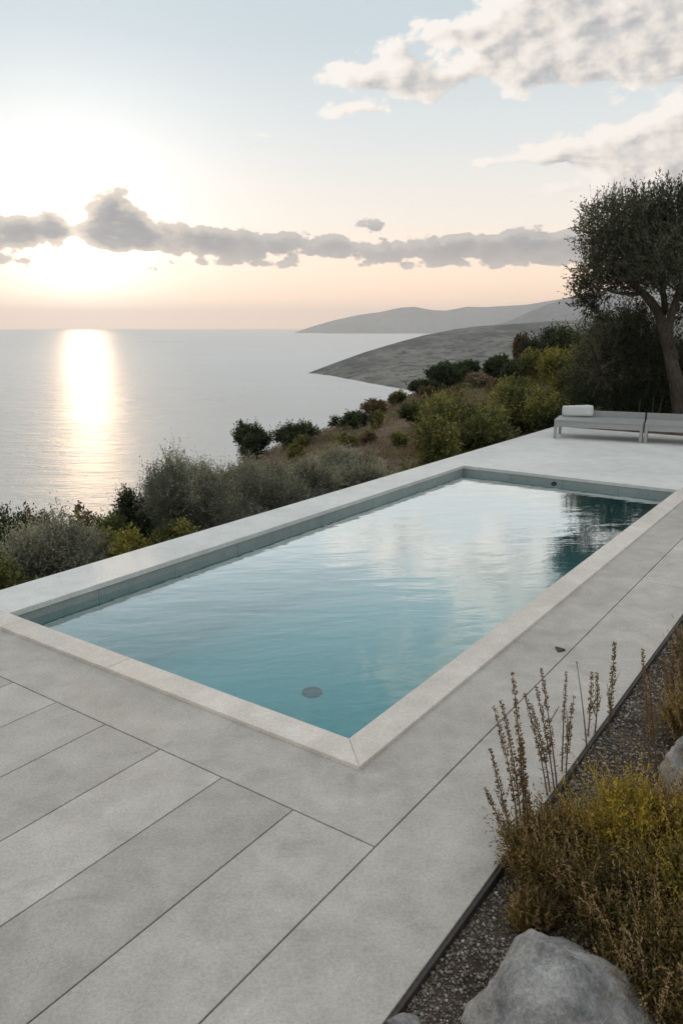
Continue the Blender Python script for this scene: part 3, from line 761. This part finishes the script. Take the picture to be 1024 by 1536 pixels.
def sprig_plant(label, px, py, b, n, hgt, mat, group, seed):
    r = np.random.default_rng(seed); d = ray(px, 720); kk = b/(d.x*V2.x + d.y*V2.y); p = Vector((d.x*kk, d.y*kk, 0)); dist = math.hypot(p.x, p.y)
    zt = at(px, py, dist).z; p.z = min(zt - hgt, terrain(p.x, p.y)); hh = zt - p.z
    root = empty('twiggy_plant', p); tag(root, label, 'plant', group); lv = Leaves(); bm = bmesh.new()
    for i in range(n):
        e = Vector((r.normal(0, .16), r.normal(0, .16), hh*r.uniform(.75, 1.0))); m_ = e*.5 + Vector((r.normal(0, .04), r.normal(0, .04), 0))
        tubes_bm(bm, [Vector((0, 0, 0)), m_, e], [.012, .009, .003], 5)
        q = 70; ts = r.uniform(.35, 1, q)[:, None]; P_ = (1-ts)**2*np.zeros(3) + 2*ts*(1-ts)*np.array(m_) + ts**2*np.array(e)
        lv.add(P_, r.normal(0, 1, (q, 3)) + np.array([0, 0, .6]), .075, .034, np.clip(r.normal(.5, .2, q), 0, 1), r)
    lv.build('foliage', mat, root); from_bm('stem', bm, M['twig'], root)
sprig_plant('twiggy upright plant sticking up against the sea, left of the dark bush', 100, 742, 8.3, 5, 1.0, M['brown_leaf'], GW, 3)
sprig_plant('thin leafy sprig poking up between the dark bush and the twiggy plant', 122, 752, 8.1, 3, .9, M['green_leaf'], GW, 5)

GH = 'shrubs scattered on the dry hillside'
def sp(name, label, x0, x1, yt, yb, mat, **kw): return shrub_px(name, label, kw.pop('cat', 'shrub'), x0, x1, yt, yb, M[mat], group=GH, **kw)
sp('dark_tree', 'small dark round tree standing alone against the sea above the grey bushes', 352, 408, 637, 694, 'dark_leaf', cat='tree', nl=9, dens=1.3)
sp('dark_shrub', 'dark green dome shrub on the skyline above the narrow grey bush', 412, 474, 637, 672, 'dark_leaf', dens=1.2)
sp('small_shrub', 'tiny round shrub just below the dark green dome shrub', 443, 463, 655, 675, 'green_leaf')
sp('small_shrub', 'olive shrub beside the lone dark tree, on its right', 429, 453, 667, 692, 'green_leaf', tint0=.6)
sp('low_dark_shrub', 'low dark shrub spreading along the brow at the seaward edge of the slope', 499, 545, 620, 644, 'dark_leaf')
sp('round_shrub', 'round green shrub alone in the middle of the bare brown slope', 552, 572, 616, 644, 'green_leaf', tint0=.35)
sp('low_shrub', 'olive brown low shrub on the brow right of the low dark one', 543, 580, 602, 622, 'brown_leaf', tint0=.4)
sp('low_shrub', 'little green shrub on the brow where the surf shows behind', 581, 607, 590, 607, 'green_leaf', tint0=.4)
sp('wide_shrub', 'wide dark brownish shrub halfway up the slope', 600, 660, 597, 637, 'green_leaf', tint0=.15, dens=1.3)
sp('small_shrub', 'green shrub low on the slope next to the big yellow green bush', 586, 614, 648, 677, 'green_leaf', tint0=.45)
sp('low_dark_shrub', 'dark shrub below the pair of dark trees, on the brow', 619, 655, 572, 594, 'dark_leaf', dens=1.2)
sp('small_shrub', 'brownish shrub tucked under the dark shrub on the brow', 627, 651, 583, 600, 'brown_leaf')
sp('dark_tree', 'left one of the pair of dark trees on the skyline', 641, 688, 544, 582, 'dark_leaf', cat='tree', dens=1.4, nl=9)
sp('dark_tree', 'right one of the pair of dark trees on the skyline', 678, 718, 543, 572, 'dark_leaf', cat='tree', dens=1.3)
sp('low_shrub', 'pale olive mound of scrub right of the pair of dark trees', 700, 730, 562, 580, 'dry_grass')
sp('dark_shrub', 'dark bushy shrub left of the tall conical one on the ridge', 726, 758, 529, 575, 'dark_leaf', dens=1.3)
sp('conical_shrub', 'tall dark conical shrub on the ridge', 749, 785, 536, 590, 'dark_leaf', dens=1.4)
sp('bare_tree', 'reddish brown half bare tree on the ridge', 768, 790, 504, 556, 'brown_leaf', cat='tree')
sp('spreading_tree', 'broad dark spreading tree on the ridge left of the olive tree', 793, 870, 494, 552, 'dark_leaf', cat='tree', dens=1.6, nl=10)
sp('olive_shrub', 'yellowish olive shrub below the broad spreading tree', 783, 828, 527, 580, 'green_leaf', tint0=.6, dens=1.3)
sp('low_shrub', 'low reddish scrub on the slope under the tall conical shrub', 726, 760, 570, 592, 'brown_leaf')
sp('small_shrub', 'small shrub on the upper slope above the big yellow green bush', 671, 693, 584, 607, 'brown_leaf', tint0=.6)
sp('small_shrub', 'small dry shrub on the bare slope below the round green shrub', 540, 562, 650, 668, 'brown_leaf', tint0=.55)
sp('small_shrub', 'dull green tuft at the bottom of the slope over the feathery grey bush', 508, 536, 652, 672, 'green_leaf', tint0=.5)

GT = 'big bushes along the edge of the terrace'
def st(label, x0, x1, yt, b, mat, **kw): return shrub_at(kw.pop('name', 'terrace_bush'), label, 'bush', x0, x1, yt, b, M[mat], group=GT, **kw)
st('big yellow green bush spilling over the terrace edge by the pool corner', 622, 752, 590, 8.3, 'green_leaf', n=4800, spL=.34, k=10, tint0=.55, nl=11, up=.5, spread=1.0)
st('smaller green bush on the downhill side of the terrace corner', 615, 690, 625, 7.5, 'green_leaf', n=2600, spL=.24, k=10, tint0=.48, nl=8, up=.5)
st('olive green bush behind the terrace edge, left of the cushion', 716, 850, 576, 8.0, 'green_leaf', n=4800, spL=.36, k=10, tint0=.5, nl=11, up=.5, spread=1.0)
st('yellowish bush highest behind the others, near the olive tree', 800, 905, 520, 9.6, 'lime_leaf', n=4800, spL=.4, k=10, tint0=.35, nl=10, up=.6, spread=1.0)
st('low leafy hedge plant along the terrace edge before the daybed', 680, 790, 622, 7.1, 'green_leaf', n=2600, spL=.22, k=10, tint0=.3, nl=8)
st('dark leafy bush just behind the left end of the daybed', 780, 880, 600, 6.95, 'green_leaf', n=2800, spL=.24, k=10, tint0=.2, nl=8)

st('olive bush filling the gap behind the two round bushes of the terrace corner', 735, 800, 566, 9.4, 'green_leaf', n=3200, spL=.32, k=10, tint0=.42, nl=9, up=.5)
st('bright yellow green bush rising behind the dark leafy one at the daybed end', 835, 915, 548, 8.4, 'lime_leaf', n=4200, spL=.36, k=10, tint0=.28, nl=10, up=.55)
# big dark bush under the olive tree
def place(px, dist, z): d = ray(px, 600); k_ = dist/math.hypot(d.x, d.y); return Vector((d.x*k_, d.y*k_, z))
shrub('understorey_bush', 'big dark tangled bush under the olive tree behind the daybeds', 'bush', place(930, 22.6, -.5), 1.7, 3.75, M['olive_leaf'], n=6000, spL=.42, k=10, leafL=.075, leafW=.026, nl=12, group=GT, tint0=.36, up=.5, tvar=.24)
shrub('understorey_bush', 'dark bush at the right edge behind the olive trunk', 'bush', place(1065, 23.5, -.5), 1.9, 2.9, M['dark_leaf'], n=6000, spL=.42, k=9, leafL=.085, leafW=.035, nl=10, group=GT, tint0=.25)
shrub('understorey_bush', 'low dark undergrowth along the terrace behind the daybed backrest', 'bush', place(975, 21.9, -.4), 2.1, 1.6, M['dark_leaf'], n=3500, spL=.3, k=9, leafL=.07, leafW=.028, nl=9, group=GT, tint0=.2, ry=.5)

# ------------------------------------------------------------------ olive tree
def olive():
    r = np.random.default_rng(99); d0 = 21.0
    base = place(1020, d0, -.4); root = empty('olive_tree', base)
    tag(root, 'old olive tree with a leaning trunk and dense crown behind the daybeds', 'tree')
    def L(px, py, off=0.0): return at(px, py, d0 + off) - base
    bm = bmesh.new()
    def limb(pts, r0, r1, seg=12):
        path = []; n = 14
        pts = [Vector(p) for p in pts]
        for i in range(n+1):
            q = i/n*(len(pts)-1); j = min(int(q), len(pts)-2); f_ = q-j
            p0 = pts[max(0, j-1)]; p1 = pts[j]; p2 = pts[j+1]; p3 = pts[min(len(pts)-1, j+2)]
            p = .5*((2*p1) + (p2-p0)*f_ + (2*p0-5*p1+4*p2-p3)*f_*f_ + (3*p1-p0-3*p2+p3)*f_**3)
            path.append(p + Vector((mnoise.noise(p*1.7), mnoise.noise(p*1.7+Vector((5, 5, 5))), 0))*r0*.25)
        rr = [r0 + (r1-r0)*(i/n) for i in range(n+1)]
        tubes_bm(bm, path, [x*(1+.12*mnoise.noise(Vector((i*.9, r0*30, 0)))) for i, x in enumerate(rr)], seg)
    fork = L(997, 500)
    limb([L(1022, 640), L(1017, 600), L(1008, 550), fork, L(985, 465), L(963, 440, -.3), L(938, 420, -.5), L(915, 385, -.6)], .215, .04)
    limb([L(1006, 540), fork, L(995, 455, .3), L(990, 410, .4), L(975, 360, .4)], .13, .03)
    limb([L(1010, 540), fork + Vector((.08, 0, 0)), L(1012, 450, -.1), L(1030, 400, -.3), L(1040, 340)], .13, .03)
    limb([L(1045, 640, .5), L(1040, 560, .5), L(1030, 500, .5), L(1050, 420, .4), L(1075, 360, .3)], .17, .04)
    limb([L(963, 440, -.3), L(930, 440, -.9), L(895, 430, -1.0)], .06, .015, 8)
    limb([L(985, 430, .2), L(950, 380, .7), L(930, 335, .8)], .06, .015, 8)
    limb([L(1030, 400, -.3), L(1005, 360, -.9), L(985, 325, -1.1)], .06, .015, 8)
    from_bm('trunk', bm, M['bark'], root, True)
    s = d0/F
    def lobe(px, py, rpx, rz=None, off=0.0, ry=None): c = L(px, py, off); return (c.x, c.y, c.z, rpx*s, (ry or rpx)*s, (rz or rpx)*s)
    lobes = [lobe(985, 360, 78, 66), lobe(930, 350, 62, 52, -.5), lobe(895, 400, 38, 42, -.4), lobe(905, 340, 42, 38, .3), lobe(955, 320, 46, 38, .4), lobe(1010, 320, 56, 44, -.3),
             lobe(1060, 350, 75, 68, .2), lobe(1100, 410, 60, 60), lobe(880, 425, 26, 28, -.7), lobe(925, 415, 42, 34, .5), lobe(975, 410, 42, 28, -.8), lobe(1035, 410, 44, 32, .6),
             lobe(890, 455, 18, 18, -.5), lobe(950, 385, 60, 45, 1.0), lobe(1000, 380, 60, 45, -1.2), lobe(1090, 320, 55, 50, .5), lobe(902, 472, 20, 22, -.3), lobe(945, 474, 30, 22, .8), lobe(1040, 455, 45, 30, 1.0), lobe(872, 445, 20, 20, -.3)]
    lv = Leaves()
    crown(lv, lobes, 7000, .40, 10, .098, .033, r, up=.55, inner=.3, tint0=.38, tvar=.22)
    # upright sprigs along the crown's top
    n = 420; px = r.uniform(868, 1130, n)
    top = np.interp(px, [868, 885, 905, 925, 955, 1000, 1030, 1130], [345, 320, 306, 303, 300, 292, 288, 300]) + r.uniform(-4, 22, n)
    P0 = np.array([tuple(L(float(a), float(b), float(o))) for a, b, o in zip(px, top, r.normal(0, .7, n))])
    Dv = np.stack([r.normal(0, .14, n), r.normal(0, .14, n), np.ones(n)], 1)
    sprigs(lv, P0, Dv, r.uniform(.2, .52, n), 12, .075, .02, np.clip(r.normal(.42, .15, n), 0, 1), r, .45)
    lv.build('crown', M['olive_leaf'], root)
olive()

# ------------------------------------------------------------------ dry grass on the slope (uncountable)
def grass():
    r = np.random.default_rng(21); lv = Leaves(); n = 42000
    px = r.uniform(330, 800, n); R = r.uniform(13, 47, n); P = []
    az = np.arctan((px-CX)/F)
    for a, q in zip(az, R):
        x, y = q*math.sin(a), q*math.cos(a); A_, B_ = x*V1.x+y*V1.y, x*V2.x+y*V2.y
        if B_ < 6.9 and A_ < 18.8: continue
        if mnoise.noise(Vector((x*.35, y*.35, 1))) < -.12: continue
        P.append((x, y, terrain(x, y)-.02))
    P = np.array(P); k = len(P)
    D_ = np.stack([r.normal(0, .4, k), r.normal(0, .4, k), np.ones(k)], 1)
    lv.add(P, D_, r.uniform(.12, .34, k), r.uniform(.012, .03, k), np.clip(r.normal(.42, .2, k), 0, 1), r)
    tag(lv.build('dry_grass', M['dry_grass']), kind='stuff', label='short dry grass on the brown slope')
grass()

def scrub():
    r = np.random.default_rng(33); lv = Leaves(); n = 2900
    px = r.uniform(-700, 930, n); R = r.uniform(8, 48, n); az = np.arctan((px-CX)/F)
    for a, q in zip(az, R):
        x, y = q*math.sin(a), q*math.cos(a); A_, B_ = x*V1.x+y*V1.y, x*V2.x+y*V2.y
        if B_ < 7.0 and A_ < 18.9: continue
        v = mnoise.noise(Vector((x*.28, y*.28, 9)))
        right = max(0, math.degrees(a) - 5)*.035
        if v + right < .12 or r.random() < .25: continue
        z = terrain(x, y); k = int(r.integers(26, 60)); w = r.uniform(.18, .5); h = r.uniform(.12, .42)*(1 + right*.8)
        P_ = np.stack([x + r.normal(0, w*.5, k), y + r.normal(0, w*.5, k), z + np.abs(r.normal(0, h*.5, k))], 1)
        lv.add(P_, r.normal(0, 1, (k, 3)) + np.array([0, 0, .7]), r.uniform(.07, .14, k), r.uniform(.035, .06, k), np.clip(r.normal(.25 + .4*r.random(), .15, k), 0, 1), r)
    tag(lv.build('low_scrub', M['green_leaf']), kind='stuff', label='low scrub covering parts of the slope')
scrub()

# ------------------------------------------------------------------ daybeds
def daybeds():
    f0 = on_z(829, 657.5); f1 = on_z(957, 664.5)              # front legs of the first module
    dirx = (f1 - f0).normalized(); rz = math.atan2(dirx.y, dirx.x); Wd = (f1-f0).length + .06
    Dp = .86; sh = .42
    def module(loc, label, bx0):
        root = empty('daybed', loc, rz); tag(root, label, 'daybed', 'low grey daybeds on the terrace')
        bm = bmesh.new(); box_bm(bm, 0, Wd, 0, Dp, sh-.045, sh, .006); from_bm('platform', bm, M['lounger'], root)
        bm = bmesh.new()
        box_bm(bm, .062, Wd-.062, .006, .03, sh-.16, sh-.047, .004); box_bm(bm, .062, Wd-.062, Dp-.03, Dp-.006, sh-.12, sh-.047, .004)
        box_bm(bm, .008, .03, .07, Dp-.07, sh-.10, sh-.047, .003); box_bm(bm, Wd-.03, Wd-.008, .07, Dp-.07, sh-.10, sh-.047, .003)
        from_bm('apron', bm, M['lounger'], root)
        for x in (.002, Wd-.062):
            for y in (.002, Dp-.062):
                bm = bmesh.new(); box_bm(bm, x, x+.058, y, y+.058, 0, sh-.0465, .004); from_bm('leg', bm, M['lounger'], root)
        bm = bmesh.new(); box_bm(bm, bx0, Wd+.0, Dp+.004, Dp+.05, sh-.10, sh+.135, .006); from_bm('backrest', bm, M['lounger'], root)
        return root
    module(f0, 'grey slatless daybed with a pale cushion on its left end', .62)
    module(f0 + dirx*(Wd+.035), 'bare grey daybed cut off by the right edge of the photo', 0)
    # cushion
    bm = bmesh.new(); bmesh.ops.create_cube(bm, size=1); bmesh.ops.subdivide_edges(bm, edges=bm.edges, cuts=9, use_grid_fill=True)
    for v in bm.verts:
        x, y, z = v.co*2
        pin = .45 + .55*(max(0, (1-abs(x)**7)*(1-abs(z)**6)))**.5
        rx_ = 1 - .05*abs(z)**6; rz_ = 1 - .07*abs(x)**6 + .05*x*max(0, z)
        v.co = Vector((x*.335*rx_, y*.105*pin, z*.128*rz_ + .010*mnoise.noise(Vector((x*1.6, y*1.5, z*1.6+3)))))
    o = from_bm('cushion', bm, M['fabric'], None, True)
    py = Vector((-dirx.y, dirx.x, 0))
    o.location = f0 + dirx*.40 + py*(Dp-.10) + Vector((0, 0, sh+.124)); o.rotation_euler = (rad(-8), rad(-2), rz)
    tag(o, 'pale grey back cushion standing on the left end of the daybed', 'cushion')
daybeds()

# ------------------------------------------------------------------ right-hand planting
def bedp(px, py):
    p = on_z(px, py, -.05); a, b = to_ab(p); p.z = bed_z(a, b); return p
boulder('boulder', 'large grey boulder half hidden by heath at the bottom right', bedp(846, 1552) + Vector((.03, .0, -.01)), (.39, .38, .325), 5, M['rock'], .5)
boulder('boulder', 'warm brown boulder in front of the large grey one', Vector((at(845, 1560, 1.86).x, at(845, 1560, 1.86).y, -.02)), (.20, .15, .60), 12, M['rock_warm'], .2)
boulder('boulder', 'small grey stone against the deck edge at the bottom', bedp(604, 1545), (.075, .055, .05), 23, M['rock'], .4)
boulder('boulder', 'pale flat sided boulder at the right edge among the flower stalks', bedp(1040, 1190) + Vector((.05, .05, .02)), (.24, .2, .24), 31, M['rock'], 1.0)
GF = 'heath bushes in the gravel bed'
def heath(label, px, py, rx, h, mat, n, tint0=.45, name='heath_bush', up=.85, leafL=.021, leafW=.0062, spL=.17, nl=13, tvar=.17, dz=0.0):
    p = bedp(px, py); p.z += dz
    return shrub(name, label, 'bush', p, rx, h, M[mat], n=int(n*.62), spL=spL, k=16, leafL=leafL, leafW=leafW, up=up, group=GF, nl=nl, tint0=tint0, tvar=tvar, spread=.9, inner=.25)
_heath = heath
def heath(label, px, py, rx, h, mat, n, *a, **kw):
    root = _heath(label, px, py, rx, h, mat, n, *a, **kw)
    r = np.random.default_rng(next(SEEDS)); lv = Leaves(); k = int(42 + n*.022)
    an = r.random(k)*6.283; q = np.sqrt(r.random(k))*.95
    P0 = np.stack([rx*q*np.cos(an), rx*q*np.sin(an), h*(.30 + .38*(1-q*q))*r.uniform(.8, 1.1, k)], 1)
    D_ = np.stack([np.cos(an)*q*.55 + r.normal(0, .16, k), np.sin(an)*q*.55 + r.normal(0, .16, k), np.ones(k)], 1)
    sprigs(lv, P0, D_, h*r.uniform(.35, .75, k), 30, .015, .005, np.clip(r.normal(.82, .15, k), 0, 1), r, .55)
    lv.build('flower_spray', M['seed' if mat == 'heath_leaf' else mat], root)
    return root
heath('amber yellow heath bush catching the light in the middle of the bed', 930, 1330, .22, .46, 'amber_leaf', 4600)
heath('brown heath bush behind the first clump of flower stalks', 835, 1335, .22, .33, 'heath_leaf', 4200, .55)
heath('dark olive heath bush above the large grey boulder', 955, 1415, .27, .36, 'heath_leaf', 4600, .36)
heath('rusty heath bush at the right edge beside the pale boulder', 1040, 1330, .25, .52, 'heath_leaf', 4400, .62)
heath('dark heath bush filling the bottom right corner', 1010, 1530, .26, .34, 'heath_leaf', 5200, .40)
heath('golden tipped heath bush right of the amber one', 1060, 1440, .26, .46, 'amber_leaf', 4600, .3)
heath('little brown heath tuft left of the large boulder', 800, 1392, .09, .13, 'heath_leaf', 1100, .6, spL=.08)
heath('olive heath shrub growing beyond the pale boulder', 1050, 1130, .22, .34, 'heath_leaf', 2600, .5)
heath('dark heath clump at the far right of the gravel', 1060, 1030, .26, .35, 'heath_leaf', 2400, .35)

GS = 'dried flower stalks in the gravel bed'
def stalk(label, bpx, bpy_, tpx, tpy, seed, spike=.62, bare=False, wide=1.0, lean=0.0, mat='seed'):
    r = np.random.default_rng(seed); b = bedp(bpx, bpy_); dist = math.hypot(b.x, b.y)
    e = at(tpx, tpy, dist + lean) - b
    root = empty('flower_stalk', b); tag(root, label, 'flower stalk', GS)
    m1 = e*.5 + Vector((r.normal(0, .012), r.normal(0, .012), 0)) - Vector((e.x*.12, e.y*.12, 0))
    def q(t_): return Vector((0, 0, 0))*(1-t_)**2 + m1*2*t_*(1-t_) + e*t_*t_
    bm = bmesh.new(); path = [q(i/16) for i in range(17)]
    path[0].z -= .04
    tubes_bm(bm, path, [.0046*(1-.7*i/16) for i in range(17)], 6)
    lv = Leaves(); ln = e.length; side = []; tuft = Leaves()
    if not bare:
        nw = int(ln*spike/.0135)
        for j in range(nw):
            t_ = 1 - spike*(j/nw); c = np.array(q(t_)); f_ = min(1, .35 + 1.1*(1-t_)/spike)
            if r.random() < .10: continue
            k = 9; rad_ = .015*f_*wide
            a = r.random(k)*6.283; off = np.stack([np.cos(a), np.sin(a), r.normal(.3, .35, k)], 1)
            P_ = c + off*rad_*.35 + r.normal(0, .002, (k, 3))
            lv.add(P_, off + np.array([0, 0, .55]), r.uniform(.010, .017, k)*(.6+.5*f_)*wide, .0085*wide, np.clip(r.normal(.45, .2, k), 0, 1), r)
        # short side branches with their own small heads
        for j in range(int(r.integers(1, 4))):
            t_ = r.uniform(.3, .6); c = q(t_); a = r.random()*6.283; l_ = r.uniform(.05, .13)
            e2 = c + Vector((math.cos(a)*l_*.45, math.sin(a)*l_*.45, l_)); tubes_bm(bm, [c, c.lerp(e2, .5)+Vector((0, 0, -.006)), e2], [.002, .0016, .001], 5)
            n2 = int(l_/.004); ts = r.uniform(.25, 1, n2)[:, None]; l2 = Leaves(); side.append(l2)
            l2.add(np.array(c)*(1-ts)+np.array(e2)*ts, r.normal(0, 1, (n2, 3))+np.array([0, 0, .7]), .010, .005, np.clip(r.normal(.45, .2, n2), 0, 1), r)
    else:
        k = 10; ts = r.uniform(.85, 1, k)[:, None]; lv.add(np.array(q(.86))*(1-ts)+np.array(e)*ts, r.normal(0, 1, (k, 3)), .009, .005, np.full(k, .4), r)
    # narrow basal leaves
    k = 14; ts = r.uniform(.02, .35, k); P_ = np.array([tuple(q(x)) for x in ts])
    tuft.add(P_, r.normal(0, 1, (k, 3))*[1, 1, .3]+np.array([0, 0, .5]), r.uniform(.02, .04, k), .005, np.clip(r.normal(.35, .15, k), 0, 1), r)
    from_bm('stem', bm, M['stalk'], root); tuft.build('basal_leaves', M[mat], root)
    for q_ in [lv] + side: q_.build('seed_head', M[mat], root)
ST = [('tallest stalk of the left clump, straight and dense', 788, 1285, 768, 1008, {}),
      ('slender stalk just left of the tallest one in the left clump', 783, 1280, 751, 1053, {}),
      ('thin stalk leaning left at the outside of the left clump', 780, 1290, 741, 1064, {}),
      ('short stalk leaning far left over the deck edge', 772, 1290, 734, 1122, {}),
      ('shortest leftmost stalk drooping over the deck', 768, 1300, 727, 1184, {'wide': 1.1}),
      ('thick bushy stalk on the right side of the left clump', 795, 1285, 781, 1110, {'wide': 1.35, 'spike': .8}),
      ('stalk leaning left in the second clump', 822, 1205, 786, 1042, {}),
      ('short stalk between the two tall ones of the second clump', 826, 1200, 796, 1057, {}),
      ('stalk second from the right in the second clump', 832, 1195, 804, 1032, {}),
      ('tallest stalk of the second clump', 836, 1195, 811, 1004, {}),
      ('thin curved stalk standing alone right of the second clump', 842, 1168, 849, 1009, {'spike': .5, 'wide': .8}),
      ('dense stalk crossing the thin curved one', 848, 1170, 860, 1047, {'spike': .7}),
      ('bare thin stem without a seed head leaning left', 879, 1130, 864, 993, {'bare': True}),
      ('left one of the two close stalks before the slab joint', 880, 1115, 887, 1010, {}),
      ('right one of the two close stalks before the slab joint', 890, 1110, 894, 1008, {}),
      ('tallest lone stalk standing at the deck edge', 911, 1105, 921, 965, {'wide': 1.2, 'spike': .8}),
      ('tall reddish stalk in the gravel near the pale boulder', 975, 1180, 963, 976, {'spike': .7}),
      ('second reddish stalk close behind the tall reddish one', 985, 1175, 972, 1012, {'spike': .6}),
      ('pale brown stalk near the right edge of the bed', 1002, 1075, 992, 985, {'wide': 1.2}),
      ('bushy brown stalk at the right edge of the bed', 1012, 1085, 1008, 965, {'wide': 1.5, 'spike': .85}),
      ('brown stalk cut by the right edge of the photo', 1022, 1090, 1020, 950, {'wide': 1.5, 'spike': .85})]
for i, (lab, bx, by, tx, ty, kw) in enumerate(ST): stalk(lab, bx, by, tx, ty, 200+i, **kw)

# white flower
def flower():
    r = np.random.default_rng(5); p = bedp(975, 1560); e = at(968, 1508, math.hypot(p.x, p.y)) - p
    root = empty('white_flower', p); tag(root, 'single small white flower in the dark heath at the bottom right', 'flower')
    bm = bmesh.new(); tubes_bm(bm, [Vector((0, 0, -.02)), e*.5 + Vector((.006, 0, 0)), e], [.0016, .0013, .001], 5); from_bm('stem', bm, M['stalk'], root)
    for q, off in enumerate(((0, 0, 0), (.012, .004, -.006))):
        lv = Leaves(); k = 9; a = np.arange(k)*6.283/k
        lv.add(np.tile(np.array(e)+np.array(off), (k, 1)), np.stack([np.cos(a), np.sin(a), r.uniform(.2, .9, k)], 1), .0115, .008, np.full(k, .6), r)
        lv.build('blossom', M['petal'], root)
flower()
